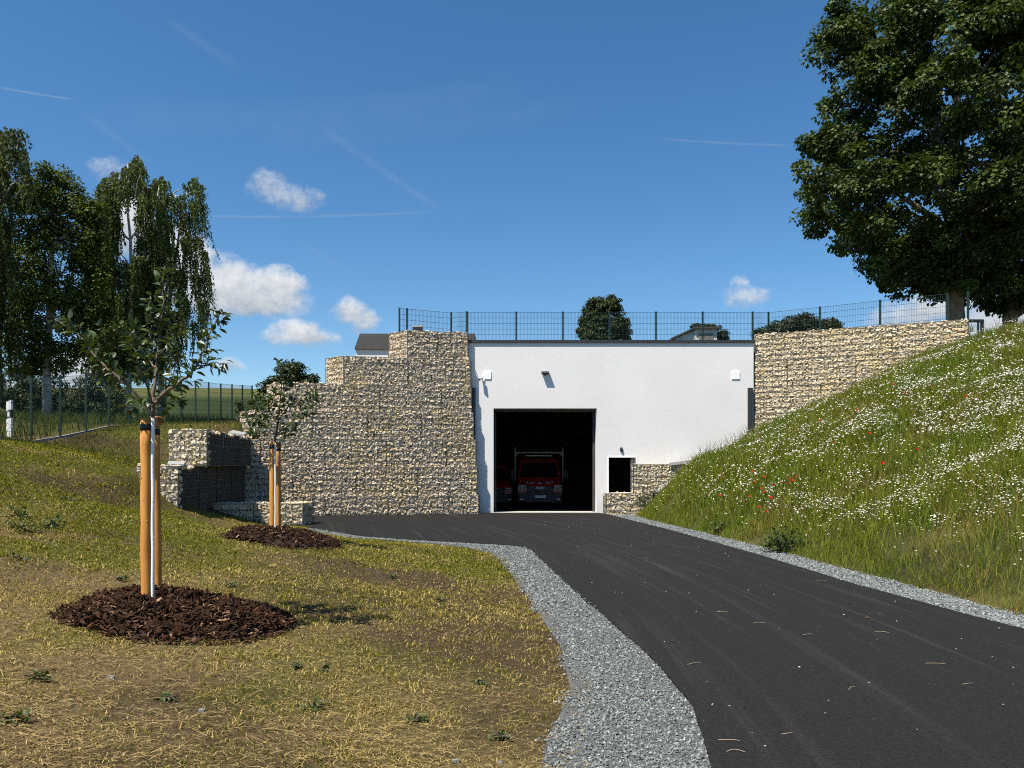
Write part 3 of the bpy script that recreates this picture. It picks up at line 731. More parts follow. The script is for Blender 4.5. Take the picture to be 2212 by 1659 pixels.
for k in range(7):
    B = on_line(rights[k], k)
    A = np.array([-9.55, 25.75]) + Vb * .06 * k if lefts[k] is None else on_line(lefts[k], k)
    L = np.linalg.norm(B - A); nseg = max(1, round(L / 1.9)); off = 0 if k % 2 else .5
    cuts = [0.0] + [c for c in (np.arange(1, nseg + 1) - off) / nseg * L if .4 < c < L - .3] + [L]
    for i in range(len(cuts) - 1):
        a = A + U * cuts[i]; b = A + U * cuts[i + 1]; edges = [0]
        first, last = i == 0, i == len(cuts) - 2
        d_ = a + Vb * .97; c_ = b + Vb * .97
        poly = [a, b]
        if last:
            poly += [np.array([b[0], 27.985]), np.array([BX0 - .02, 27.985]), np.array([BX0 - .02, 28.75])]; edges += [1]
        else: poly += [c_]
        if first and lefts[k] is not None:
            d_ = a + Vb * .78 - U * .62; edges += [len(poly)]
        poly += [d_]
        if last and b[1] > 27.95: poly = [a, np.array([b[0], b[1]]), np.array([b[0], 28.75]), d_] ; edges = [e for e in edges if e == 0]
        top = (lefts[k] is not None)
        bk.append((poly, bots[k], tops[k], sorted(set(edges)), top and (first or k == 6)))
gabion('tall stepped gabion wall left of the white garage front, in raking sun', (-5, 26.7, 0), bk, 'grey')
# right wing
A = np.array([8.81, 27.98]); B = np.array([14.9, 25.1]); u_ = (B - A) / np.linalg.norm(B - A); v_ = np.array([-u_[1], u_[0]])
bk = []
tz = [6.54, 5.58, 4.62, 3.66, 2.70, 1.74]
for k in range(5):
    L = np.linalg.norm(B - A); nseg = 3; off = .5 if k % 2 else 0
    cuts = [0.0] + [c for c in (np.arange(1, 4) - off) / 3 * L if .4 < c < L - .3] + [L]
    sb = v_ * .035 * (4 - k)
    for i in range(len(cuts) - 1):
        a = A + u_ * cuts[i] + sb; b = A + u_ * cuts[i + 1] + sb; d_ = a + v_ * .95; c_ = b + v_ * .95; edges = [0]
        if i == 0: d_ = np.array([BX1 + .02, 28.9]); a = np.array([max(a[0], BX1 + .02), a[1]])
        if i == len(cuts) - 2: edges.append(1)
        bk.append(([a, b, c_, d_], tz[k + 1], tz[k], edges, k == 0))
gabion('long sunlit cream gabion wing wall right of the garage, above the flower slope', (11.8, 26.5, 1.7), bk, 'cream')
# return walls by the lawn
wv = np.array([-.70, 5.5]); wv /= np.linalg.norm(wv)
def ret(yf, z0, z1, x1, label, proud):
    f = np.array([x1 + proud, yf]); L = (25.75 - yf) / wv[1]; side = np.array([wv[1], -wv[0]])
    bks = []; seg = [0] + [L * (i + 1) / round(L / 1.9) for i in range(round(L / 1.9))]
    for i in range(len(seg) - 1):
        a = f + wv * seg[i] - np.array([1.0, 0]); b = f + wv * seg[i]; c_ = f + wv * seg[i + 1]; d_ = c_ - np.array([1.0, 0])
        bks.append(([a, b, c_, d_], z0, z1, [0, 1] if i == 0 else [1], z1 > 2 or i == 0))
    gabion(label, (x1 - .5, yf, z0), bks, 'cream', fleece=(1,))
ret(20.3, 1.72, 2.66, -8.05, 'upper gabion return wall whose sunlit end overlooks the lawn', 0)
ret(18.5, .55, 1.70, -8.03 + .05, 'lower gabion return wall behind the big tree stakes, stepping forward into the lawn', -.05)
gabion('lowest gabion row at the yard corner behind the far bark mound', (-7.2, 21.8, -.3),
       [([(-8.7, 21.72), (-7.3, 21.76), (-7.3, 22.7), (-8.62, 22.7)], -.3, .65, [0], True), ([(-7.3, 21.76), (-5.93, 21.8), (-5.88, 22.75), (-7.3, 22.7)], -.3, .65, [0, 1], True)], 'cream')
gabion('small low gabion block beside the garage door', (4.0, 27.4, -.2), [([(3.33, 27.35), (5.0, 27.42), (5.0, 27.97), (3.33, 27.97)], -.25, .765, [0, 3], True)], 'cream', fleece=(3,), mf=M_fleece2)
gabion('small gabion block in front of the dark window opening', (5.4, 27.5, .77), [([(4.33, 27.5), (6.45, 27.55), (6.45, 27.97), (4.33, 27.97)], .775, 1.80, [0, 3], True)], 'cream', fleece=(3,), mf=M_fleece2)
# concrete slabs by the little walls
def slab(pts, z, th, label):
    mb = MB(); n = len(pts); V = [[p[0], p[1], p[2]] for p in pts] + [[p[0], p[1], p[2] - th] for p in pts]
    mb.add(V, quads=[[0, 1, 2, 3], [7, 6, 5, 4]] + [[i, n + i, n + (i + 1) % n, (i + 1) % n] for i in range(n)])
    o = mb.build('concrete_slab', M_conc, bevel=.01); tag(o, label, 'slab', 'grey concrete slabs by the stone walls')
slab([(5.6, 27.45, 1.86), (6.55, 27.3, 1.98), (6.95, 27.4, 2.13), (6.1, 27.95, 1.98)], 0, .12, 'grey concrete slab bridging the small gabion and the flower slope')
slab([(5.15, 27.25, .93), (5.25, 27.1, .93), (6.70, 27.1, 1.95), (6.6, 27.25, 1.95)], 0, .10, 'narrow concrete edge strip running down the slope beside the small gabions')
slab([(-9.02, 20.2, 1.84), (-8.85, 19.75, 1.76), (-8.5, 19.95, 1.75), (-8.6, 20.25, 1.82)], 0, .08, 'pale slab lying between the two gabion return walls')
slab([(-9.3, 25.2, 2.84), (-8.8, 25.3, 2.77), (-8.95, 26.0, 2.85), (-9.4, 25.9, 2.95)], 0, .08, 'pale slab at the foot of the stepped wall top')

# ------------------------------------------------------------------ fences
def fence(label, posts, group, matp, matw, skip=(), wire=.0034, edging=None, zgap=.03):
    """posts: (x, y, z base, z top)"""
    f = thing('mesh_fence', (posts[0][0], posts[0][1], posts[0][2]), label, 'fence', group)
    for (x, y, z0, z1) in posts:
        mb = MB(); mb.box(x - .03, x + .03, y - .022, y + .022, z0 - .3, z1); mb.box(x - .034, x + .034, y - .026, y + .026, z1, z1 + .015); mb.build('post', matp, f)
    for i in range(len(posts) - 1):
        if i in skip: continue
        a = np.array(posts[i]); b = np.array(posts[i + 1]); d = b[:2] - a[:2]; L = np.linalg.norm(d); d = d / L; nrm = np.array([d[1], -d[0]])
        mb = MB(); o_ = nrm * .03
        nh = max(2, round((a[3] - a[2]) / .2))
        for k in range(nh + 1):
            fr = k / nh; za = a[2] + zgap + (a[3] - .02 - a[2] - zgap) * fr; zb = b[2] + zgap + (b[3] - .02 - b[2] - zgap) * fr
            for s_ in (-.006, .006):
                mb.tube([(a[0] + o_[0] + nrm[0] * s_, a[1] + o_[1] + nrm[1] * s_, za), (b[0] + o_[0] + nrm[0] * s_, b[1] + o_[1] + nrm[1] * s_, zb)], wire * 1.25, 4, False)
        nv = max(2, round(L / .052))
        for k in range(nv + 1):
            t_ = k / nv; x = a[0] + (b[0] - a[0]) * t_ + o_[0]; y = a[1] + (b[1] - a[1]) * t_ + o_[1]
            mb.tube([(x, y, a[2] + zgap + (b[2] - a[2]) * t_), (x, y, a[3] + (b[3] - a[3]) * t_)], wire, 4, False)
        mb.build('mesh_panel', matw, f)
    if edging:
        mb = MB()
        for i in range(len(posts) - 1):
            a, b = posts[i], posts[i + 1]
            mb.add([[a[0] - .03, a[1], a[2] - .2], [a[0] + .03, a[1], a[2] - .2], [b[0] + .03, b[1], b[2] - .2], [b[0] - .03, b[1], b[2] - .2],
                    [a[0] - .03, a[1], a[2] + .05], [a[0] + .03, a[1], a[2] + .05], [b[0] + .03, b[1], b[2] + .05], [b[0] - .03, b[1], b[2] + .05]],
                   quads=[[0, 1, 2, 3], [7, 6, 5, 4], [0, 4, 5, 1], [1, 5, 6, 2], [2, 6, 7, 3], [3, 7, 4, 0]])
        mb.build('edging_board', M_conc, f)
    return f
RY = 28.62; zt = CAMZ + (HY - 674) / F * RY
fence('dark mesh railing along the flat roof edge of the garage', [((px - CX) / F * RY, RY, 6.18, zt) for px in (1010, 1115, 1216, 1317, 1417, 1518, 1626)], 'dark wire mesh fences', M_fence, M_fence)
lw = [(-4.15, 28.35, 6.3, 7.56), (-3.88, 28.45, 6.3, 7.56), (-2.3, 29.15, 6.25, 7.56), (-1.70, 28.7, 6.25, 7.5)]
fence('dark mesh railing above the top of the stepped left wall', lw, 'dark wire mesh fences', M_fence, M_fence)
rw = [(8.99, 28.75, 6.25, 7.5)] + [((px - CX) / F * Y, Y, 6.25, 7.55) for px, Y in ((1660, 29.05), (1771, 28.1), (1901, 27.0), (2047, 25.95))]
fence('dark mesh fence along the top of the sunlit right wing wall', rw, 'dark wire mesh fences', M_fence, M_fence)
fence('short end piece of mesh fence right of the maple trunk', [(15.26, 25.75, 6.0, 7.56), (15.75, 26.0, 6.15, 6.62)], 'dark wire mesh fences', M_fence, M_black, skip=(0,))
t = thing('timber_rail', (15.6, 25.7, 6.1), 'low dark timber rail at the fence end by the maple', 'rail')
mb = MB(); mb.box(15.72, 15.80, 25.76, 25.84, 5.7, 6.55); mb.build('post', M_black, t)
mb = MB(); mb.box(15.3, 15.80, 25.75, 25.85, 6.55, 6.64); mb.build('rail', M_black, t)
fl = []
for n in range(-2, 14):
    Y = 22 + 1.38 * n; X = -13.75 + .02 * n; zb = float(H(X, Y)); fl.append((X, Y, zb, zb + 1.86))
fence('long green mesh fence along the upper left edge of the lawn', fl, 'dark wire mesh fences', M_fence2, M_fence2, wire=.003, edging=True)

# road marker post behind the fence
p = at(21, 936, 22.8); zb = float(H(p[0], 22.8)); t = thing('marker_post', (p[0], 22.8, zb), 'white roadside marker post with black band behind the green fence', 'marker post')
def marker(z0, z1, name, m_, slant=0.0):
    mb = MB(); w0, w1 = .075, .068; x, y = p[0], 22.8
    V = [[x - w0, y - .05, z0], [x + w0, y - .05, z0 + slant], [x + w0, y + .05, z0 + slant], [x - w0, y + .05, z0]]; V2 = [[x - w1, y - .05, z1], [x + w1, y - .05, z1 + slant], [x + w1, y + .05, z1 + slant], [x - w1, y + .05, z1]]
    mb.add(V + V2, quads=[[3, 2, 1, 0], [4, 5, 6, 7], [0, 1, 5, 4], [1, 2, 6, 5], [2, 3, 7, 6], [3, 0, 4, 7]]); return mb.build(name, m_, t)
marker(zb - .1, zb + .50, 'post', M_white, .05); marker(zb + .501, zb + .74, 'band', M_black, .05); marker(zb + .741, zb + 1.02, 'cap', M_white, .05)
mb = MB(); mb.box(p[0] - .03, p[0] + .03, 22.8 - .058, 22.8 - .051, zb + .56, zb + .72); mb.build('reflector', M_refl, t)

# annex behind the stepped wall, vent box, hut on the hill
t = thing('annex', (-4, 32, 6), 'dark roofed low building behind the stepped wall', 'building')
mb = MB(); mb.add([(-6.55, 31.95, 6.62), (-1.45, 31.95, 6.62), (-1.45, 36, 6.62), (-6.55, 36, 6.62), (-6.33, 32.0, 7.27), (-1.55, 32.0, 7.27), (-1.55, 36, 7.27), (-6.33, 36, 7.27)],
                  quads=[[3, 2, 1, 0], [4, 5, 6, 7], [0, 1, 5, 4], [1, 2, 6, 5], [2, 3, 7, 6], [3, 0, 4, 7]]); mb.build('roof', M_roofdark, t)
mb = MB(); mb.box(-6.5, -1.6, 32.05, 35.9, 3.8, 6.618); mb.build('wall', M_plaster, t)
t = thing('vent_box', (-3.5, 28.0, 6.5), 'small black vent box with pale cap on top of the stepped wall', 'vent')
p = at(902, 713, 28.1)
mb = MB(); mb.box(p[0] - .17, p[0] + .17, 28.0, 28.3, 6.45, p[2] + .09); mb.build('body', M_black, t); mb = MB(); mb.box(p[0] - .18, p[0] + .18, 27.99, 28.31, p[2] + .091, p[2] + .15); mb.build('cap', M_conc, t)
HYD = 65.0
def hp(px, py): return at(px, py, HYD)
t = thing('hut', (15.5, HYD, 9.3), 'weathered white hut with a lean-to roof on the hill behind the railing', 'hut')
x0, x1, xl0 = hp(1500, 0)[0], hp(1549, 0)[0], hp(1458, 0)[0]; zr = hp(0, 711)[2]; zlow = hp(0, 731)[2]
mb = MB(); mb.box(x0, x1, HYD, HYD + 4, 8.5, zr); mb.build('wall', M_shedwall, t)
mb = MB(); mb.add([(xl0, HYD + .1, 8.5), (x0, HYD + .1, 8.5), (x0, HYD + .1, zr - .1), (xl0, HYD + .1, zlow), (xl0, HYD + 4, 8.5), (x0, HYD + 4, 8.5), (x0, HYD + 4, zr - .1), (xl0, HYD + 4, zlow)],
                  quads=[[0, 1, 2, 3], [7, 6, 5, 4], [0, 3, 7, 4], [3, 2, 6, 7]]); mb.build('lean_to', M_shedwall, t)
mb = MB(); mb.add([(x0 - .1, HYD - .3, zr), (x1 + .25, HYD - .3, zr), (x1 + .25, HYD + 4.2, zr + .1), (x0 - .1, HYD + 4.2, zr + .1), (x0 - .1, HYD - .3, zr + .16), (x1 + .25, HYD - .3, zr + .16), (x1 + .25, HYD + 4.2, zr + .26), (x0 - .1, HYD + 4.2, zr + .26)],
                  quads=[[3, 2, 1, 0], [4, 5, 6, 7], [0, 1, 5, 4], [1, 2, 6, 5], [2, 3, 7, 6], [3, 0, 4, 7]])
mb.add([(xl0 - .3, HYD - .2, zlow - .1), (x0, HYD - .2, zr), (x0, HYD + 4.1, zr), (xl0 - .3, HYD + 4.1, zlow - .1), (xl0 - .3, HYD - .2, zlow + .05), (x0, HYD - .2, zr + .15), (x0, HYD + 4.1, zr + .15), (xl0 - .3, HYD + 4.1, zlow + .05)],
       quads=[[3, 2, 1, 0], [4, 5, 6, 7], [0, 1, 5, 4], [1, 2, 6, 5], [2, 3, 7, 6], [3, 0, 4, 7]]); mb.build('roof', M_roofdark, t)
for a, b in ((1510, 1522), (1524, 1540)):
    mb = MB(); mb.box(hp(a, 0)[0], hp(b, 0)[0], HYD - .06, HYD - .005, 9.3, zr - .35); mb.build('door', M_sheddoor, t)

# ------------------------------------------------------------------ trees
LEAF_MAPLE = (np.array([[0, -.5, 0], [.5, -.08, .10], [.20, .12, .03], [0, .55, -.08], [-.20, .12, .03], [-.5, -.08, .10]]), np.array([[0, 1, 2], [0, 2, 3], [0, 3, 4], [0, 4, 5]]))
LEAF_WIDE = (np.array([[0, -.5, 0], [.46, .02, .10], [0, .5, -.05], [-.46, .02, .10]]), np.array([[0, 1, 2], [0, 2, 3]]))
LEAF_SMALL = (np.array([[0, -.5, 0], [.34, -.05, .06], [0, .5, 0], [-.34, -.05, .06]]), np.array([[0, 1, 2], [0, 2, 3]]))
def leaf_mesh(P, Nrm, size, shape, cols, tip=None):
    n = len(P); V, T = shape
    tip = rand_unit(n) if tip is None else tip
    R = rot_mats(np.cross(tip, Nrm), tip)      # y axis ~ tip
    W = np.einsum('nij,nvj->nvi', R, V[None] * size[:, None, None]) + P[:, None, :]
    TT = (T[None] + (np.arange(n) * len(V))[:, None, None]).reshape(-1, 3)
    return W.reshape(-1, 3), TT, np.repeat(cols, len(V), axis=0)
def in_blobs(blobs, n, shell=.45):
    """points in ellipsoids (cx,cy,cz,rx,ry,rz), biased to the surface; returns points and outward directions"""
    vol = np.array([b[3] * b[5] for b in blobs]) ** 1.0; k = rng.choice(len(blobs), n, p=vol / vol.sum())
    B = np.array(blobs)[k]; d = rand_unit(n); r = rng.uniform(shell, 1, n) ** .7
    return B[:, :3] + d * B[:, 3:] * r[:, None], d
def pblobs(lst, Y, ydep=.85):
    out = []
    for b in lst:
        px, py, rx, ry = b[:4]; dy = b[4] if len(b) > 4 else 0.0
        yy_ = Y + dy; c = at(px, py, yy_); s = yy_ / F; out.append((c[0], c[1], c[2], rx * s, rx * s * ydep, ry * s))
    return out
def limb_path(a, b, sag=.12, n=6):
    a = np.array(a, float); b = np.array(b, float); t = np.linspace(0, 1, n)[:, None]
    P = a + (b - a) * t; L = np.linalg.norm(b - a)
    P[1:-1] += rng.normal(0, .035 * L, (n - 2, 3)); P[:, 2] += (np.sin(t[:, 0] * math.pi)) * sag * L * .5
    return P
def broad_tree(name, label, cat, base, trunk_pts, trunk_r, blobs, nclump, nleaf, clump_r, lsize, col_lo, col_hi, group=None, shape=LEAF_SMALL, bark=None, nlimb=10, shell=.45, lm=None, flat=.6):
    t = thing(name, base, label, cat, group)
    mb = MB(); mb.tube(trunk_pts, trunk_r, 12); mb.build('trunk', bark or M_bark, t, True)
    P, d = in_blobs(blobs, nclump, shell)
    tp = np.array(trunk_pts)
    for i in rng.choice(nclump, min(nlimb, nclump), replace=False):
        q = P[i]; cand = np.where((tp[:, 2] < q[2] - .3) & (tp[:, 2] > tp[0, 2] + min(3.0, .3 * (tp[-1, 2] - tp[0, 2]))))[0]
        if not len(cand): continue
        k = cand[rng.integers(len(cand) // 2, len(cand))]; a = tp[k]
        path = limb_path(a, q); r0 = min(np.interp(a[2], tp[:, 2], trunk_r) * .5, .02 * np.linalg.norm(q - a) + .02)
        mb = MB(); mb.tube(path, np.linspace(r0, .015, len(path)), 6)
        for _ in range(3):
            j = rng.integers(2, len(path) - 1); tw = path[j] + rand_unit(1)[0] * np.array([1, 1, .5]) * clump_r * 1.2 + np.array([0, 0, .3]) * clump_r
            mb.tube(limb_path(path[j], tw, .05, 4), np.linspace(r0 * .4, .008, 4), 5)
        mb.build('branch', bark or M_bark, t, True)
    cr = clump_r * rng.uniform(.65, 1.25, nclump)
    n = nclump * nleaf; ci = np.repeat(np.arange(nclump), nleaf)
    dl = rand_unit(n); rl = rng.uniform(.25, 1, n) ** .6
    LP = P[ci] + dl * (rl * cr[ci])[:, None] * np.array([1, 1, flat])
    nrm = dl * .55 + np.array([0, 0, .75]) + d[ci] * .35 + rand_unit(n) * .55
    nrm /= np.linalg.norm(nrm, axis=1)[:, None]
    tip = dl * .8 + np.array([0, 0, -.5]) + rand_unit(n) * .5
    w = np.clip(rng.random(nclump)[ci] * .65 + rng.random(n) * .35, 0, 1)[:, None]
    cols = np.array(col_lo) * (1 - w) + np.array(col_hi) * w
    W, TT, cc = leaf_mesh(LP, nrm, lsize * rng.uniform(.7, 1.3, n), shape, cols, tip)
    link('crown', mesh_np('crown', W, [TT], lm or M_leaf, cc), t)
    return t
def weeping_tree(name, label, cat, base, trunks, tufts, Y, dens, lsize, col_lo, col_hi, group=None, nlimb=12):
    """tufts: (px, py, radius px, hanging length px): bough ends from which leafy twigs hang"""
    t = thing(name, base, label, cat, group); sc_ = Y / F
    for tp, tr in trunks:
        mb = MB(); mb.tube(tp, tr, 10); mb.build('trunk', M_birchbark, t, True)
    LPs, DNs, CWs = [], [], []
    tips = []
    for (px, py, rp, lp) in tufts:
        for dy in (rng.normal(-.5, .5), rng.normal(.7, .6)):
            rr = rp * sc_; c = at(px + rng.normal(0, 2), py, Y + dy); tips.append(c)
            axis = np.array([base[0], Y, c[2]]); out = c - axis; out[2] = 0; out /= np.linalg.norm(out) + .2
            ns = max(5, int(dens * (rr / .3) ** 1.6))
            for _ in range(ns):
                d = rand_unit(1)[0]; q = c + d * np.array([rr, rr * 1.1, rr * .75]) * rng.uniform(.2, 1) ** .5
                L = lp * sc_ * rng.uniform(.35, 1.25); k = max(6, int(L / .040)); f = np.linspace(0, 1, k) ** .9
                sway = rng.normal(0, .10, 2); P = np.stack([q[0] + out[0] * .22 * np.sqrt(f) + d[0] * .10 * f + sway[0] * f * f * L, q[1] + out[1] * .22 * np.sqrt(f) + d[1] * .10 * f + sway[1] * f * f * L, q[2] + .10 * np.sin(f * 4) * (f < .5) - f ** 1.25 * L], 1)
                LPs.append(P + rng.normal(0, .028, P.shape)); CWs.append(np.full(k, rng.random()) * .75 + rng.random(k) * .25); DNs.append(np.tile(out * .5 + d * .4, (k, 1)))
    tips = np.array(tips)
    for i in rng.choice(len(tips), min(nlimb, len(tips)), replace=False):
        tp = np.array(trunks[rng.integers(0, len(trunks))][0]); q = tips[i]; cand = np.where(tp[:, 2] < q[2] - .5)[0]
        if not len(cand): continue
        a = tp[cand[-1]]; path = limb_path(a, q - np.array([0, 0, .15]), .08); mb = MB(); mb.tube(path, np.linspace(.045, .010, len(path)), 5); mb.build('branch', M_birchbark, t, True)
    LP = np.concatenate(LPs); w = np.concatenate(CWs)[:, None]; dn = np.concatenate(DNs); n = len(LP)
    nrm = rand_unit(n) * .6 + dn + np.array([0, 0, .40]); nrm /= np.linalg.norm(nrm, axis=1)[:, None]
    tip = np.array([0, 0, -1.0]) + rand_unit(n) * .6
    cols = np.array(col_lo) * (1 - w) + np.array(col_hi) * w
    W, TT, cc = leaf_mesh(LP, nrm, lsize * rng.uniform(.7, 1.3, n), LEAF_SMALL, cols, tip)
    link('crown', mesh_np('crown', W, [TT], M_birch, cc), t); print(label, n)
    return t
DK, LT = (.026, .040, .010), (.082, .116, .020)
# maple on the right
MY = 33.5; tb = at(2063, 690, MY); tz0 = float(H(tb[0], MY))
tr_pts = [(tb[0] + .15, MY, tz0 - .5), (tb[0] + .08, MY, tz0 + .6), (tb[0], MY, 8.6), (tb[0] - .06, MY, 10), (tb[0] - .15, MY, 12), (tb[0] - .12, MY, 14.5), (tb[0] + .1, MY, 17), (tb[0], MY, 20), (tb[0], MY, 22.6)]
zprof = [8.2, 9.2, 10, 10.7, 11.6, 12.6, 13.8, 15, 15.4, 18.3, 20.6, 22.1, 22.9, 24]; rprof = [.3, 1.1, 2.4, 3.9, 5.3, 6.5, 7.2, 7.3, 7.1, 6.2, 5.9, 5.3, 4.0, 1.4]
mbl = []
for k in range(330):
    z = rng.uniform(9.8, 23.6); a = rng.uniform(0, 2 * math.pi); r = np.interp(z, zprof, rprof) * (1 + .10 * math.sin(3 * a + z * .8) + .05 * math.sin(7 * a - 2 * z))
    q = r * (rng.uniform(.2, 1.0) ** .55) - .6; s_ = rng.uniform(.85, 1.3)
    mbl.append((tb[0] + .3 + math.cos(a) * max(q, .2), MY + math.sin(a) * max(q, .2) * .95, z - .2, s_, s_, s_ * .55))
# left outline drawn out into the boughs the photograph shows
for (px, py, r_) in ((1725, 350, .6), (1745, 400, .7), (1785, 350, .9), (1760, 130, .6), (1758, 200, .6), (1772, 415, .8), (1790, 300, .8), (1800, 240, .75), (1805, 180, .75), (1805, 100, .7), (1825, 40, .7), (1785, 470, .75), (1830, 535, .7), (1865, 552, .6), (1895, 575, .55), (1945, 612, .5), (1995, 600, .6), (1985, 645, .4), (2020, 650, .4), (1790, 15, .6), (1990, 640, .5), (2110, 560, .9), (2160, 600, .9), (1850, 480, .9), (1900, 540, .8), (1960, 570, .8)):
    c = at(px, py, MY + rng.normal(0, .6)); mbl.append((c[0], c[1], c[2], r_, r_, r_ * .6))
broad_tree('maple_tree', 'large dark green maple rising above the sunlit right wing wall', 'tree', (tb[0], MY, tz0), tr_pts, [.5, .42, .36, .33, .28, .24, .17, .10, .03], mbl, 1080, 145, .68, .168, DK, LT, shape=LEAF_WIDE, nlimb=30, shell=.2)
# second tree further back on the right
MY2 = 38; c = at(2182, 705, MY2); z0 = float(H(c[0], MY2))
bl = pblobs([(2190, 480, 90, 90), (2250, 540, 90, 90), (2160, 560, 60, 60), (2230, 420, 80, 80), (2300, 600, 90, 60), (2150, 650, 40, 26), (2210, 640, 50, 30), (2140, 480, 50, 60), (2120, 610, 35, 40), (2260, 300, 90, 110)], MY2)
broad_tree('maple_tree', 'darker shaded maple behind the big maple on the crest', 'tree', (c[0], MY2, z0), [(c[0], MY2, z0 - .4), (c[0], MY2, 9), (c[0] + .2, MY2, 13), (c[0] + .3, MY2, 18)], [.4, .34, .26, .08], bl, 300, 125, .78, .20, DK, LT, shape=LEAF_WIDE, nlimb=12)
# left birches and their neighbours
GB = 'tall trees behind the green fence'
def base_of(px, Y): x = (px - CX) / F * Y; return x, Y, float(H(x, Y))
x, Y, z = base_of(-30, 30)
tf1 = [(20, 292, 16, 60), (40, 288, 12, 60), (5, 300, 16, 70), (-15, 285, 20, 80), (35, 330, 12, 60), (48, 332, 8, 50), (10, 350, 14, 70), (-20, 360, 30, 120), (50, 370, 10, 80), (60, 402, 9, 70), (20, 400, 12, 80), (-30, 460, 40, 150), (10, 480, 16, 100), (-15, 570, 30, 150), (20, 560, 16, 110), (-40, 680, 40, 150), (10, 690, 24, 120)]
weeping_tree('birch_tree', 'birch cut by the left edge of the view, tallest of the group', 'tree', (x, Y, z), [([(x, Y, z - .3), (x + .1, Y, z + 4), (x + .2, Y, z + 8), (x + .4, Y, z + 10.8)], [.2, .16, .10, .02])], tf1, Y, 14, .112, (.026, .038, .012), (.085, .106, .028), GB)
x, Y, z = base_of(101, 32)
bl = pblobs([(105, 390, 48, 36), (130, 420, 60, 40), (80, 470, 70, 60), (150, 470, 55, 60), (50, 580, 70, 80), (130, 580, 85, 80), (195, 540, 45, 70), (110, 690, 105, 75), (30, 700, 60, 70), (190, 660, 50, 70), (185, 760, 38, 36), (120, 770, 60, 36), (40, 780, 60, 30), (215, 620, 30, 60), (200, 470, 30, 60), (220, 700, 34, 70), (60, 420, 40, 40)], Y)
broad_tree('birch_tree', 'dense green broad birch with a white trunk foot behind the fence', 'tree', (x, Y, z), [(x, Y, z - .3), (x, Y, z + 1.6), (x + .1, Y, z + 4), (x + .2, Y, z + 7), (x + .2, Y, z + 9.6)], [.19, .16, .13, .09, .03], bl, 950, 60, .38, .118, (.026, .040, .010), (.145, .178, .026), GB, bark=M_birchbark, nlimb=14, shell=.4, lm=M_birch, flat=.8)
x, Y, z = base_of(276, 36)
def pp(px, py, Y_): return tuple(at(px, py, Y_))
tr1 = [(x, Y, z - .3), pp(279, 800, Y), pp(284, 600, Y), pp(282, 520, Y), pp(275, 450, Y), pp(272, 400, Y), pp(277, 350, Y)]
tf3 = [(296, 350, 9, 60), (288, 366, 12, 70), (303, 364, 8, 60), (275, 374, 13, 60), (258, 384, 14, 70), (240, 394, 15, 80), (226, 408, 13, 90), (268, 398, 12, 50), (300, 398, 11, 60), (306, 425, 8, 50), (215, 442, 13, 110), (235, 440, 15, 100), (252, 432, 11, 80), (222, 500, 17, 120), (240, 500, 14, 130), (208, 520, 13, 140), (230, 560, 18, 140), (248, 580, 12, 120), (212, 620, 17, 130), (238, 650, 18, 120), (262, 640, 11, 100), (225, 700, 18, 90), (255, 715, 17, 80), (277, 690, 12, 80), (250, 480, 14, 120), (298, 470, 8, 80), (296, 560, 10, 120), (200, 460, 12, 110), (205, 650, 14, 120), (250, 760, 18, 70), (285, 740, 16, 70), (276, 575, 14, 120), (292, 640, 16, 120), (268, 660, 16, 110), (262, 745, 20, 60), (302, 765, 16, 50), (240, 770, 18, 50), (210, 740, 14, 60), (294, 343, 3, 22), (301, 350, 3, 20), (270, 366, 4, 22), (248, 378, 4, 24), (232, 388, 4, 24), (283, 356, 3, 20)]
weeping_tree('birch_tree', 'weeping birch with a bright bare trunk top against white cloud', 'tree', (x, Y, z), [(tr1, [.16, .11, .085, .065, .05, .03, .012])], tf3, Y, 19, .108, (.026, .038, .012), (.135, .162, .038), GB, 16)
x, Y, z = base_of(345, 38)
tr2 = [(x, Y, z - .3), pp(350, 800, Y), pp(352, 640, Y), pp(345, 520, Y), pp(338, 440, Y), pp(344, 400, Y)]; tr3 = [pp(350, 800, Y), pp(365, 640, Y), pp(385, 520, Y), pp(392, 450, Y), pp(408, 405, Y)]
tf4 = [(340, 400, 13, 50), (355, 394, 11, 50), (328, 414, 11, 60), (318, 440, 11, 70), (340, 440, 15, 80), (362, 427, 11, 70), (378, 442, 9, 60), (390, 428, 7, 50), (405, 404, 9, 50), (416, 397, 8, 60), (427, 414, 8, 90), (433, 442, 6, 100), (410, 442, 11, 80), (395, 470, 13, 80), (360, 482, 16, 90), (330, 492, 15, 100), (312, 520, 13, 120), (338, 550, 16, 120), (372, 540, 12, 100), (402, 522, 14, 100), (428, 520, 9, 100), (439, 548, 8, 120), (446, 582, 6, 100), (420, 600, 12, 110), (325, 600, 18, 130), (352, 640, 14, 120), (300, 610, 11, 140), (310, 690, 18, 100), (340, 700, 14, 80), (398, 650, 11, 90), (434, 650, 10, 100), (285, 650, 11, 130), (418, 700, 8, 70), (350, 520, 16, 110), (385, 590, 14, 120), (370, 680, 14, 100), (318, 560, 14, 130), (345, 760, 16, 50), (300, 750, 16, 60), (330, 780, 18, 40), (375, 740, 12, 60), (336, 390, 4, 24), (350, 384, 4, 22), (408, 394, 4, 22), (418, 388, 3, 20), (380, 432, 4, 22), (322, 424, 4, 24), (430, 402, 3, 30)]
weeping_tree('birch_tree', 'weeping birch beside the cloud bank, its long twigs hanging nearest the stone walls', 'tree', (x, Y, z), [(tr2, [.17, .12, .08, .06, .04, .012]), (tr3, [.09, .07, .055, .035, .012])], tf4, Y, 18, .108, (.026, .038, .012), (.132, .160, .038), GB, 18)
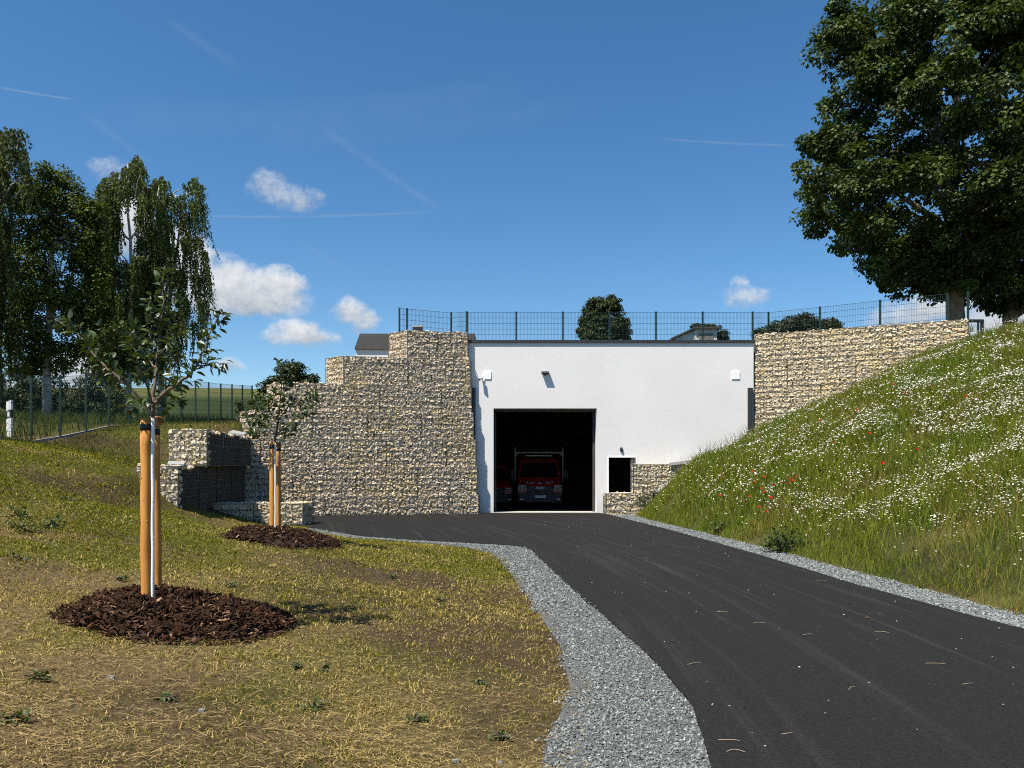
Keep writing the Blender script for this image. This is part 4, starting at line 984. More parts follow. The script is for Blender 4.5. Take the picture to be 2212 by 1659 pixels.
# shrubs behind the fence
GS = 'dark bushes behind the green fence'
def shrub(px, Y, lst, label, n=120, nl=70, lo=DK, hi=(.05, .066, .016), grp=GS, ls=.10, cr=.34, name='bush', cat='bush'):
    x, Y, z = base_of(px, Y); bl_ = pblobs(lst, Y)
    top = max(b[2] for b in bl_)
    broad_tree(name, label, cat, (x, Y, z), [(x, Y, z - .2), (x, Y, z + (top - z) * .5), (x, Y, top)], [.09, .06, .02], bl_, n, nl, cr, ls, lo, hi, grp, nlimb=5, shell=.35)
shrub(192, 37, [(185, 850, 34, 40), (205, 830, 26, 36), (200, 880, 40, 40), (165, 880, 26, 34)], 'pointed dark bush between the two birch trunks behind the fence')
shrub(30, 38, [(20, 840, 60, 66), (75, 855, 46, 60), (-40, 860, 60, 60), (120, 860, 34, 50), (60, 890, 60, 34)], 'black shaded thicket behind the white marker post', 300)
shrub(255, 39, [(245, 870, 30, 44), (270, 890, 30, 36), (235, 900, 30, 26)], 'small dark bush beside the slim birch trunk', 90)
shrub(130, 40, [(140, 895, 30, 30), (115, 880, 24, 36)], 'low dark bush beside the broad birch foot', 70)
shrub(630, 38, [(630, 815, 30, 40), (655, 825, 26, 24), (600, 830, 26, 20), (580, 850, 18, 20), (675, 830, 16, 14), (640, 860, 60, 30)], 'bushy dark treetop showing above the stepped left wall', 150, 80, grp=None, ls=.13)
for px, hgt, lab in ((515, 36, 'thin young shrub by the last fence posts'), (545, 30, 'small leafy shrub next to the stepped wall end')):
    shrub(px, 30, [(px, 880, 9, 14), (px + 3, 900, 9, 10), (px - 4, 866, 5, 8)], lab, 22, 26, (.03, .045, .012), (.07, .09, .025), 'young shrubs on the upper bank', .07, .14, 'young_shrub', 'shrub')
# trees on the hill behind the railing
shrub(1303, 62, [(1303, 690, 50, 40), (1290, 665, 26, 22), (1320, 662, 24, 22), (1270, 710, 26, 26), (1340, 710, 22, 28), (1305, 720, 56, 30), (1280, 652, 8, 9), (1298, 648, 9, 8), (1318, 648, 8, 7), (1335, 668, 9, 9), (1262, 690, 9, 10), (1350, 695, 8, 10), (1256, 716, 9, 8)], 'round bushy birch on the hill behind the roof railing', 480, 60, (.026, .038, .012), (.070, .086, .024), None, .165, .38, 'round_tree', 'tree')
shrub(1700, 60, [(1690, 712, 36, 18), (1668, 716, 20, 12), (1705, 700, 24, 14)], 'olive clipped round tree behind the right fence', 110, 60, (.025, .032, .012), (.055, .062, .022), 'low trees on the crest behind the fence', .2, .5, 'round_tree', 'tree')
shrub(1745, 61, [(1742, 700, 22, 20), (1750, 712, 26, 16), (1738, 686, 10, 10)], 'pointed dark tree in the middle of the crest trees', 100, 60, (.02, .03, .01), (.045, .055, .02), 'low trees on the crest behind the fence', .2, .5, 'round_tree', 'tree')
shrub(1790, 62, [(1790, 706, 24, 18), (1775, 715, 20, 14)], 'lower spreading dark tree at the end of the crest trees', 80, 60, (.02, .03, .01), (.05, .06, .02), 'low trees on the crest behind the fence', .2, .5, 'round_tree', 'tree')
shrub(1640, 58, [(1640, 722, 14, 10), (1650, 726, 16, 8)], 'small round bush at the corner of the railing', 40, 50, (.02, .03, .01), (.045, .055, .02), None, .18, .4)
shrub(1520, 68, [(1515, 706, 24, 5), (1540, 708, 14, 4)], 'ivy like green growth on the hut roof', 40, 40, (.02, .03, .01), (.045, .06, .018), None, .2, .4, 'creeper', 'creeper')
shrub(1562, 66, [(1560, 726, 10, 12)], 'small bush beside the hut', 30, 50, (.02, .03, .01), (.05, .06, .02), None, .2, .4)
# ------------------------------------------------------------------ young trees with stakes and bark mulch
def apple_leaf():
    nseg = 5; V = []; Q = []
    for i in range(nseg + 1):
        t_ = i / nseg; w = .27 * math.sin(math.pi * min(1, t_ * .93 + .05)) ** .8 * (1 if t_ < 1 else 0.05); y = t_; z = -.18 * t_ * t_
        V += [[-w, y, z + w * .35], [0, y, z], [w, y, z + w * .35]]
    for i in range(nseg):
        a = i * 3; Q += [[a, a + 1, a + 4, a + 3], [a + 1, a + 2, a + 5, a + 4]]
    return np.array(V), np.array(Q)
ALV, ALQ = apple_leaf()
AL_COL = ((.040, .066, .016), (.058, .088, .022), (.078, .110, .032), (.048, .072, .026), (.105, .14, .045), (.052, .080, .018))
AL_ME = [mesh_np('leaf', ALV * np.array([rng.uniform(.8, 1.15), 1, rng.uniform(.4, 2.2)]), [ALQ], M_apple, np.broadcast_to(np.array(c), (len(ALV), 3)), True)
         for c in AL_COL]
def sapling(label, Y, trunk_px, base_y, fork_y, branches, leaf_s, nleaf, tw):
    bx, by, bz = hit(trunk_px, base_y, Y - 1, Y + 2) if False else ((trunk_px - CX) / F * Y, Y, float(H((trunk_px - CX) / F * Y, Y)))
    t = thing('young_apple_tree', (bx, by, bz), label, 'young tree', 'staked young fruit trees on the bank')
    fz = at(trunk_px, fork_y, Y)[2]
    n = 14; P = np.array([[bx + .002 * math.sin(i * 1.7), Y + .002 * math.cos(i * 2.1), bz - .1 + (fz - .06 - bz + .1) * i / (n - 1)] for i in range(n)])
    mb = MB(); mb.tube(P, tw * (1 + .10 * np.sin(np.arange(n) * 2.3)), 9); mb.build('painted_trunk', M_limewash, t, True)
    fork = np.array([bx, Y, fz]); mb = MB(); mb.tube([P[-1], fork, fork + np.array([0, 0, .1])], [tw * 1.1, tw * 1.35, tw * 1.2], 9); mb.build('trunk', M_twig, t, True)
    spots = []
    for (pts, r0) in branches:
        Pq = np.array([at(px, py, Y + dy) for (px, py, dy) in pts])
        tt = np.linspace(0, 1, 4 * len(Pq)); seg = np.linspace(0, 1, len(Pq))
        Q = np.stack([np.interp(tt, seg, Pq[:, k]) for k in range(3)], 1); Q[1:-1] += rng.normal(0, .004, (len(Q) - 2, 3))
        mb = MB(); mb.tube(Q, np.linspace(r0, .0035, len(Q)), 6); mb.build('branch', M_twig, t, True)
        L = np.linalg.norm(np.diff(Q, axis=0), axis=1).sum(); spots.append((Q, L))
    totL = sum(L for _, L in spots); pl = np.array(t.location); LR, LS, LP = [], [], []
    for Q, L in spots:
        k = max(3, int(round(nleaf / 4 * L / totL)))
        for j in range(k):
            f = (j + rng.random()) / k; f = .18 + .82 * f ** .85; i = min(int(f * (len(Q) - 1)), len(Q) - 2)
            q0 = Q[i] + (Q[i + 1] - Q[i]) * (f * (len(Q) - 1) - i); bd = Q[i + 1] - Q[i]; bd = bd / (np.linalg.norm(bd) + 1e-9)
            a0 = rng.uniform(0, 6.28); u1 = np.cross(bd, [.3, .2, 1.0]); u1 /= np.linalg.norm(u1); u2 = np.cross(bd, u1)
            sp_ = q0 + (u1 * math.cos(a0) + u2 * math.sin(a0)) * rng.uniform(0, .07)
            for l_ in range(int(rng.integers(3, 6))):
                a_ = a0 + l_ * 1.7 + rng.normal(0, .4); side = u1 * math.cos(a_) + u2 * math.sin(a_)
                q = sp_ + side * rng.uniform(.005, .03) + bd * rng.uniform(-.02, .02)
                y = bd * .45 + side * .85 + np.array([0, 0, -.12 + rng.normal(0, .25)]); y /= np.linalg.norm(y)
                z = np.array([0, 0, 1.0]) + side * .35 + rng.normal(0, .35, 3)
                LR.append(rot_mats(np.cross(y, z)[None], y[None])[0]); LS.append(leaf_s * rng.uniform(.65, 1.25)); LP.append(q)
    LR, LS, LP = np.array(LR), np.array(LS), np.array(LP); order = rng.permutation(len(LP)); order = order[np.argsort(LP[order][:, 1] > np.median(LP[:, 1]), kind='stable')]
    for i in order[:300]:
        o = bpy.data.objects.new('leaf', AL_ME[int(rng.choice(6, p=[.28, .25, .14, .18, .05, .1]))]); C.objects.link(o); o.parent = t
        M = np.eye(4); M[:3, :3] = LR[i] * LS[i]; M[:3, 3] = LP[i] - pl; o.matrix_basis = Matrix(M.tolist())
    m = order[300:]
    if len(m):
        W = np.einsum('nij,vj->nvi', LR[m], ALV) * LS[m][:, None, None] + LP[m][:, None, :]
        cl = np.array(AL_COL)[rng.integers(0, 4, len(m))]
        o = link('foliage', mesh_np('foliage', W.reshape(-1, 3), [(ALQ[None] + (np.arange(len(m)) * len(ALV))[:, None, None]).reshape(-1, 4)], M_apple, np.repeat(cl, len(ALV), axis=0), True), t); o['kind'] = 'stuff'
    return t
b1 = [([(329, 880, 0), (345, 860, -.05), (375, 836, -.1), (405, 812, -.15), (424, 790, -.15), (440, 755, -.1), (452, 722, -.05), (468, 692, 0), (480, 668, 0)], .016),
      ([(424, 792, -.15), (445, 788, -.1), (468, 784, -.1), (486, 790, -.1)], .006),
      ([(328, 885, 0), (305, 862, -.05), (270, 826, -.1), (235, 800, -.1), (212, 776, -.05), (190, 745, 0), (158, 715, .05), (118, 690, .05)], .014),
      ([(270, 826, -.1), (250, 812, .1), (228, 812, .15), (220, 806, .15)], .006),
      ([(330, 870, 0), (334, 830, .05), (338, 790, .08), (343, 750, .1), (348, 705, .1), (352, 660, .1), (352, 615, .12), (356, 575, .15)], .015),
      ([(338, 800, .08), (320, 775, .2), (300, 745, .25), (282, 722, .3), (262, 700, .3)], .009),
      ([(340, 770, .08), (362, 745, -.1), (378, 720, -.15), (392, 700, -.2)], .007),
      ([(329, 872, 0), (318, 835, -.25), (305, 800, -.35), (292, 765, -.4), (280, 735, -.4)], .009),
      ([(331, 880, 0), (350, 850, .25), (372, 820, .35), (380, 775, .4), (384, 745, .4)], .008),
      ([(346, 715, .1), (330, 690, .0), (322, 668, -.05), (325, 640, -.05)], .006), ([(350, 680, .1), (368, 655, .1), (380, 640, .1)], .005),
      ([(329, 888, 0), (350, 876, .1), (372, 868, .15), (392, 866, .15)], .005), ([(327, 888, 0), (306, 886, -.1), (286, 880, -.15), (272, 872, -.15)], .005),
      ([(212, 776, -.05), (205, 760, .15), (215, 735, .2), (225, 712, .2)], .006)]
sapling('nearer young fruit tree with white painted trunk between two stakes', 6.12, 330.2, 1300, 885, b1, .068, 760, .0135)
b2 = [([(595, 945, 0), (600, 920, 0), (603, 890, .05), (607, 850, .05), (609, 810, .05), (610, 778, .05)], .018), ([(595, 945, 0), (575, 935, .1), (555, 928, .1), (538, 930, .1)], .008),
      ([(596, 940, 0), (620, 920, -.1), (645, 895, -.1), (665, 868, -.1), (680, 845, -.1)], .010), ([(596, 935, 0), (575, 905, .1), (560, 880, .1), (548, 850, .1)], .010),
      ([(600, 920, 0), (580, 880, -.2), (572, 855, -.2)], .008), ([(600, 910, 0), (622, 880, .2), (638, 860, .2)], .008), ([(604, 885, 0), (592, 860, .1), (590, 838, .1)], .006),
      ([(607, 850, 0), (620, 830, .1), (626, 815, .1)], .005), ([(597, 942, 0), (618, 935, .2), (640, 925, .2)], .007), ([(596, 940, 0), (570, 915, -.2), (548, 905, -.2), (530, 895, -.2)], .008), ([(645, 895, -.1), (662, 890, .1), (676, 880, .1)], .006)]
sapling('farther young fruit tree in front of the stepped stone wall', 12.1, 594.8, 1140, 948, b2, .085, 620, .0145)

def stakes(label, posts, board, bandz, r):
    x0, y0 = posts[0][0][0], posts[0][0][1]
    t = thing('tree_stakes', (x0, y0, float(H(x0, y0))), label, 'tree stakes', 'pairs of wooden tree stakes')
    for (a, b, rad) in posts:
        a = np.array(a); b = np.array(b); n = 9; P = a + (b - a) * np.linspace(0, 1, n)[:, None]; P[1:-1, :2] += rng.normal(0, .002, (n - 2, 2))
        mb = MB(); mb.tube(P, rad * (1 + rng.normal(0, .02, n)), 18); o = mb.build('stake', M_stake, t, False)
        for pl_ in o.data.polygons: pl_.use_smooth = abs(pl_.normal.z) < .5
        # knots
        for _ in range(5):
            f = rng.uniform(.1, .95); a_ = rng.uniform(math.pi * 1.05, math.pi * 1.95); q = a + (b - a) * f + np.array([math.cos(a_), math.sin(a_), 0]) * rad * .93
            bm = bmesh.new(); bmesh.ops.create_icosphere(bm, subdivisions=2, radius=1)
            for v in bm.verts: v.co = Vector((q[0] + v.co.x * rad * .16, q[1] + v.co.y * rad * .16, q[2] + v.co.z * rad * .24))
            me = bpy.data.meshes.new('knot'); bm.to_mesh(me); bm.free(); me.materials.append(M_stakeend); k_ = link('knot', me, t)
        mb = MB(); q = a + (b - a) * bandz
        mb.tube([q - np.array([0, 0, .025]), q + np.array([0, 0, .025])], rad * 1.05, 18); mb.build('strap', M_tape, t, True)
    mb = MB(); p0, p1 = board; d = np.array(p1) - np.array(p0); L = np.linalg.norm(d)
    Mx = Matrix.Translation(Vector(p0)) @ Vector(d).to_track_quat('X', 'Z').to_matrix().to_4x4(); mb.box(0, L, -.02, .02, -.035, .035, Mx); mb.build('crossbar', M_stakeend, t, bevel=.004)
    q0 = np.array(p0) + d * .75; P = []
    for i in range(60):
        w = i / 60 * 2 * math.pi * 5; P.append(q0 + np.array([math.cos(w) * .045, math.sin(w) * .05, .012 * math.sin(w * .37) + (i / 60 - .5) * .05 + .02]))
    mb = MB(); mb.tube(P, .008, 5)
    for _ in range(26):
        e = q0 + rand_unit(1)[0] * .055; mb.tube([q0 + rng.normal(0, .02, 3), e, e + rng.normal(0, .02, 3)], .0015, 3)
    mb.build('rope', M_coir, t)
def gz(x, y): return float(H(x, y))
x1, x2 = at(317.5, 0, 6.2)[0], at(342, 0, 6.62)[0]
stakes('pair of tall orange pine stakes around the nearer young tree', [((x1, 6.2, gz(x1, 6.2) - .1), (at(315.5, 0, 6.2)[0], 6.2, at(0, 903, 6.2)[2]), .043), ((x2, 6.62, gz(x2, 6.62) - .1), (at(336, 0, 6.62)[0], 6.62, at(0, 914, 6.62)[2]), .034)],
       ((at(327, 0, 6.3)[0], 6.3, at(0, 911, 6.3)[2]), (at(342, 0, 6.55)[0], 6.55, at(0, 912, 6.55)[2])), .955, .04)
x1, x2 = at(588.5, 0, 12.2)[0], at(601, 0, 12.55)[0]
stakes('pair of shorter looking pine stakes around the farther young tree', [((x1, 12.2, gz(x1, 12.2) - .1), (at(588.5, 0, 12.2)[0], 12.2, at(0, 954, 12.2)[2]), .046), ((x2, 12.55, gz(x2, 12.55) - .1), (at(600.5, 0, 12.55)[0], 12.55, at(0, 960, 12.55)[2]), .044)],
       ((at(590, 0, 12.3)[0], 12.28, at(0, 961, 12.3)[2]), (at(604, 0, 12.5)[0], 12.5, at(0, 962, 12.5)[2])), .95, .04)

def chip_shape(seed):
    r = np.random.default_rng(seed); n = 3; V = []; b_ = r.uniform(-.12, .12)
    for i in range(n + 1):
        t_ = i / n - .5; w = (.5 if 0 < i < n else r.uniform(.12, .4)) * r.uniform(.75, 1.1); z = b_ * (t_ * 2) ** 2
        V += [[t_, -w, z - .5 * .4], [t_, w, z - .2 * r.uniform(.5, 1)], [t_, w * .8, z + .3], [t_, -w * .9, z + .3]]
    T = []
    for i in range(n):
        a = i * 4
        for k in range(4): T += [[a + k, a + (k + 1) % 4, a + 4 + (k + 1) % 4], [a + k, a + 4 + (k + 1) % 4, a + 4 + k]]
    T += [[0, 2, 1], [0, 3, 2], [n * 4, n * 4 + 1, n * 4 + 2], [n * 4, n * 4 + 2, n * 4 + 3]]
    return np.array(V), np.array(T)
CH_SH = [chip_shape(i) for i in range(10)]
CH_COL = np.array([[.036, .018, .010], [.054, .026, .014], [.074, .036, .019], [.026, .014, .009], [.068, .041, .025], [.046, .023, .014]])
CH_ME = [[mesh_np('bark_chip', V, [T], M_chip, np.broadcast_to(c, (len(V), 3))) for c in list(CH_COL) + [np.array([.34, .20, .11])]] for (V, T) in CH_SH]
def mulch(label, cx, cy, rx, ry, hgt, n, limit, lo=.04, hi=.105, grp='bark mulch mounds'):
    t = thing('mulch_mound', (cx, cy, gz(cx, cy)), label, 'mulch mound', grp)
    def mh(x, y):
        a = np.arctan2(y - cy, x - cx); r = np.hypot((x - cx) / rx, (y - cy) / ry) / (1 + .07 * np.sin(3 * a + 1) + .05 * np.sin(5 * a))
        return np.where(r < 1, hgt * (np.clip(1 - r, 0, 1) ** .55) * (1 - .45 * np.exp(-(r / .25) ** 2)), -.03), r
    ns, nr = 40, 14; V = []
    for i in range(nr + 1):
        for k in range(ns):
            a = 2 * math.pi * k / ns; f = i / nr * .97; x = cx + rx * f * math.cos(a); y = cy + ry * f * math.sin(a); h_, r_ = mh(np.array(x), np.array(y)); V.append([x, y, gz(x, y) + float(h_) - .01])
    Q = [[i * ns + k, i * ns + (k + 1) % ns, (i + 1) * ns + (k + 1) % ns, (i + 1) * ns + k] for i in range(nr) for k in range(ns)]
    link('mound', mesh_np('mound', V, [np.array(Q)], mat('mulch_base', (.030, .014, .009), .95) if 'mulch_base' not in bpy.data.materials else bpy.data.materials['mulch_base'], smooth=True), t)
    a = rng.uniform(0, 2 * math.pi, n); r = np.sqrt(rng.uniform(0, 1.12, n)); x = cx + rx * r * np.cos(a); y = cy + ry * r * np.sin(a)
    h_, rr = mh(x, y); z = H(x, y) + np.maximum(h_, 0) + rng.uniform(-.004, .016, n)
    e = .03; gxn = (np.maximum(mh(x + e, y)[0], 0) - np.maximum(mh(x - e, y)[0], 0)) / (2 * e); gyn = (np.maximum(mh(x, y + e)[0], 0) - np.maximum(mh(x, y - e)[0], 0)) / (2 * e)
    nrm = np.stack([-gxn, -gyn, np.ones(n)], 1); nrm /= np.linalg.norm(nrm, axis=1)[:, None]; nrm = nrm + rng.normal(0, .55, (n, 3))
    ax = rand_unit(n) * np.array([1, 1, .5]); R = rot_mats(ax, np.cross(nrm, ax))
    L = rng.uniform(lo, hi, n); S = np.stack([L, L * rng.uniform(.13, .36, n), rng.uniform(.006, .014, n)], 1)
    cols = CH_COL[rng.integers(0, 6, n)] * rng.uniform(.75, 1.3, (n, 1)); lightw = rng.random(n) < .045
    cols[lightw] = np.array([.36, .22, .12]) * rng.uniform(.6, 1.2, (lightw.sum(), 1)); S[lightw, 1] *= .45; S[lightw, 0] *= .75
    scatter(t, 'bark_chip', CH_SH, CH_ME, rng.integers(0, len(CH_SH), n), R, S, np.stack([x, y, z], 1), cols, M_chip, L, limit, 'mulch_fill')
mulch('nearer dark bark mulch mound around the tall stakes', at(385, 0, 6.35)[0], 6.35, .86, .78, .23, 4900, 300)
mulch('farther bark mulch mound in front of the low gabion row', at(608, 0, 12.0)[0], 12.0, .88, .82, .27, 2800, 250)
c = hit(498, 912, 24, 40)
mulch('distant reddish mulch patch on the upper bank by the fence', c[0], c[1], .9, 1.2, .15, 500, 0, .08, .16)

# ------------------------------------------------------------------ vehicles in the garage
def van(label, group, M, front_details):
    loc = M.translation; t = thing('van', (loc.x, loc.y, loc.z), label, 'van', group)
    def tf(V): V = np.asarray(V, float).reshape(-1, 3); return V @ np.array(M.to_3x3()).T + np.array(loc)
    def part(mb, name, m_, smooth=False, bevel=0, par=None):
        for i in range(len(mb.V)): mb.V[i] = tf(mb.V[i])
        o = mb.build(name, m_, t, smooth, bevel)
        if par is not None: o.parent = par; o.matrix_parent_inverse = Matrix.Identity(4)
        return o
    # body: side profile (y back, z up), narrowed towards the roof; nose at y = 0 facing -y
    prof = [(0.05, .36), (-.03, .62), (0.0, .96), (.10, 1.10), (.62, 1.33), (1.30, 2.08), (1.62, 2.24), (3.2, 2.30), (5.3, 2.28), (5.4, .40)]
    hw = [.90, .95, .97, .96, .95, .84, .80, .82, .82, .96]; n = len(prof); V = []
    for (y, z), w in zip(prof, hw): V += [[-w, y, z], [w, y, z]]
    Q = [[2 * i, 2 * i + 1, 2 * (i + 1) + 1, 2 * (i + 1)] for i in range(n - 1)] + [[2 * (n - 1), 2 * (n - 1) + 1, 1, 0]]
    mb = MB(); mb.add(V, quads=Q); mb.add([V[2 * i] for i in range(n)], tris=[[0, i + 1, i] for i in range(1, n - 1)]); mb.add([V[2 * i + 1] for i in range(n)], tris=[[0, i, i + 1] for i in range(1, n - 1)])
    part(mb, 'body', M_red)
    mb = MB(); e = .014; nrm = np.array([0, -(2.08 - 1.33), .68]); nrm = nrm / np.linalg.norm(nrm) * e
    mb.add(np.array([[-.86, .66, 1.375], [.86, .66, 1.375], [.77, 1.26, 2.035], [-.77, 1.26, 2.035]]) + nrm, quads=[[0, 1, 2, 3]]); part(mb, 'windscreen', M_glass)
    for s in (-1, 1):
        mb = MB(); ww = lambda z: np.interp(z, [1.33, 2.08], [.955, .845]) + .006
        mb.add([[s * ww(1.4), .85, 1.40], [s * ww(1.4), 1.95, 1.40], [s * ww(2.0), 1.95, 2.0], [s * ww(2.0), 1.42, 2.0]], quads=[[0, 1, 2, 3]]); part(mb, 'side_window', M_glass)
        mb = MB(); mb.box(s * 1.18 - .10, s * 1.18 + .10, .74, .86, 1.36, 1.72); part(mb, 'mirror', M_black, bevel=.02)
        for y in (.95, 4.3):
            mb = MB(); mb.tube([(s * .80, y, .34), (s * .98, y, .34)], .34, 18); w_ = part(mb, 'wheel', M_rubber, True)
            mb = MB(); mb.tube([(s * .95, y, .34), (s * .985, y, .34)], .20, 14); part(mb, 'rim', M_alu, par=w_)
        mb = MB(); mb.box(s * .90 - .0 if s > 0 else -.97, .97 if s > 0 else -.90, .3, 5.2, .34, .52); part(mb, 'sill', M_black)
    # front
    mb = MB(); mb.box(-.93, .93, -.10, .06, .30, .74); part(mb, 'bumper', M_black, bevel=.03)
    mb = MB(); mb.box(-.58, .58, -.085, .0, .76, .99); gr_ = part(mb, 'grille', M_black, bevel=.015)
    for z in (.80, .87, .94):
        mb = MB(); mb.box(-.55, .55, -.10, -.086, z, z + .014); part(mb, 'grille_slat', M_anth, par=gr_)
    mb = MB(); mb.tube([(-.60, -.10, 1.03), (-.12, -.11, .99), (0, -.11, .97), (.12, -.11, .99), (.60, -.10, 1.03)], .010, 6); part(mb, 'trim', M_alu)
    for s in (-1, 1):
        mb = MB(); c_ = s * .79
        mb.box(c_ - .16, c_ + .16, -.075, .02, .86, 1.05); h_ = part(mb, 'headlight', M_lampglass, bevel=.02)
        for dx in (-.065, .075):
            mb = MB(); mb.box(c_ + dx - .045, c_ + dx + .045, -.082, -.0755, .895, 1.0); part(mb, 'lens', M_anth, par=h_)
        mb = MB(); mb.box(s * .80 - .08, s * .80 + .08, -.112, -.10, .42, .47); part(mb, 'fog_light', M_refl)
    if front_details:
        # hazard chevrons on the bonnet edge
        e0 = np.array([0, .10, 1.10]); e1 = np.array([0, .62, 1.33]); dv = (e1 - e0); nn = np.array([0, -dv[2], dv[1]]); nn = nn / np.linalg.norm(nn) * .006
        def bon(x, f): return np.array([x, 0, 0]) + e0 + dv * f + nn
        mb = MB()
        for s in (-1, 1):
            mb.add([bon(s * .22, .06), bon(s * .40, .06), bon(s * .27, .42), bon(s * .12, .42)] if False else [bon(s * .36, .05), bon(s * .20, .42), bon(s * .34, .42), bon(s * .52, .05)], quads=[[0, 1, 2, 3]])
            mb.add([bon(s * .58, .42), bon(s * .45, .42), bon(s * .60, .05)], tris=[[0, 1, 2]])
        mb.add([bon(-.16, .05), bon(.16, .05), bon(0, .40)], tris=[[0, 1, 2]]); part(mb, 'chevrons', M_refl)
        # frame over the cab with two uprights
        rk = MB()
        for s in (-1, 1):
            rk.box(s * 1.08 - .02, s * 1.08 + .02, 1.3, 1.36, 1.2, 2.75); rk.add([[s * 1.06, 1.31, 2.46], [s * 1.06, 1.31, 2.30], [s * .92, 1.31, 2.46], [s * 1.06, 1.35, 2.46], [s * 1.06, 1.35, 2.30], [s * .92, 1.35, 2.46]], tris=[[0, 1, 2], [5, 4, 3]], quads=[[1, 4, 5, 2]])
        rk.box(-1.06, 1.06, 1.3, 1.36, 2.47, 2.53); part(rk, 'load_frame', M_alu)
        mb = MB(); mb.box(-.62, .62, 1.5, 1.75, 2.33, 2.40); part(mb, 'light_bar', M_lampglass, bevel=.02)
        mb = MB(); mb.box(-.26, .26, -.125, -.112, .50, .61); pl_ = part(mb, 'number_plate', M_plate)
        mb = MB(); mb.box(-.258, -.22, -.128, -.1255, .502, .608); part(mb, 'country_strip', M_blue, par=pl_)
        for txt, size, x, z, y, m_, nm in (('MAN', .17, 0, .885, -.108, M_refl, 'emblem'), ('HEW-TU 511', .088, .02, .527, -.1265, M_black, 'plate_lettering')):
            cu = bpy.data.curves.new('lettering', 'FONT'); cu.body = txt; cu.size = size; cu.align_x = 'CENTER'; cu.extrude = .003
            if nm == 'emblem': cu.offset = .006
            ob = bpy.data.objects.new('lettering', cu); C.objects.link(ob); bpy.context.view_layer.update()
            me = bpy.data.meshes.new_from_object(ob.evaluated_get(bpy.context.evaluated_depsgraph_get())); bpy.data.objects.remove(ob)
            cs = np.array([v.co[:] for v in me.vertices]); W = np.stack([cs[:, 0] + x, np.full(len(cs), y) - cs[:, 2], cs[:, 1] + z], 1); W = tf(W)
            for v, w_ in zip(me.vertices, W): v.co = w_
            me.materials.clear(); me.materials.append(m_)
            o = link(nm, me, t)
            if nm != 'emblem': o.parent = pl_; o.matrix_parent_inverse = Matrix.Identity(4)
    return t
GV = 'orange red vans in the dark garage'
van('orange red van facing out with white load frame over its cab', GV, Matrix.Translation((1.22, 33.5, -.12)), True)
van('orange red van standing side on, half hidden by the door jamb', GV, Matrix.Translation((.35, 34.3, -.12)) @ Matrix.Rotation(math.radians(62), 4, 'Z') if False else Matrix.Translation((-.82, 34.3, -.12)) @ Matrix.Rotation(math.radians(10), 4, 'Z') @ Matrix.Scale(.88, 4), False)

# ------------------------------------------------------------------ grass, flowers, gravel and litter
def blades(P, h, w, cols, lean=.35, seg_curve=.5):
    n = len(P); a = rng.uniform(0, 2 * math.pi, n); side = np.stack([np.cos(a), np.sin(a), 0 * a], 1)
    b_ = rng.uniform(0, 2 * math.pi, n); ln = np.stack([np.cos(b_), np.sin(b_), 0 * b_], 1) * (lean * rng.uniform(.2, 1.3, n) * h)[:, None]
    up = np.zeros((n, 3)); up[:, 2] = h
    v0 = P - side * w[:, None] * .5; v1 = P + side * w[:, None] * .5
    m = P + up * .55 + ln * .35; v2 = m - side * w[:, None] * .38; v3 = m + side * w[:, None] * .38
    v4 = P + up * np.sqrt(np.clip(1 - .3 * lean, .3, 1)) + ln
    V = np.stack([v0, v1, v2, v3, v4], 1).reshape(-1, 3)
    T = np.array([[0, 1, 3], [0, 3, 2], [2, 3, 4]]); TT = (T[None] + (np.arange(n) * 5)[:, None, None]).reshape(-1, 3)
    return V, TT, np.repeat(cols, 5, axis=0)
mound_c = [(at(385, 0, 6.35)[0], 6.35, .84, .74), (at(608, 0, 12.0)[0], 12.0, .82, .76)]
def free(x, y):
    ok = np.ones(len(x), bool)
    for (cx, cy, rx, ry) in mound_c: ok &= ((x - cx) / rx) ** 2 + ((y - cy) / ry) ** 2 > 1
    return ok & ~((x > -9.75) & (x < -7.9) & (y > 18.5) & (y < 26)) & ~((x > -8.8) & (y > 21.7))
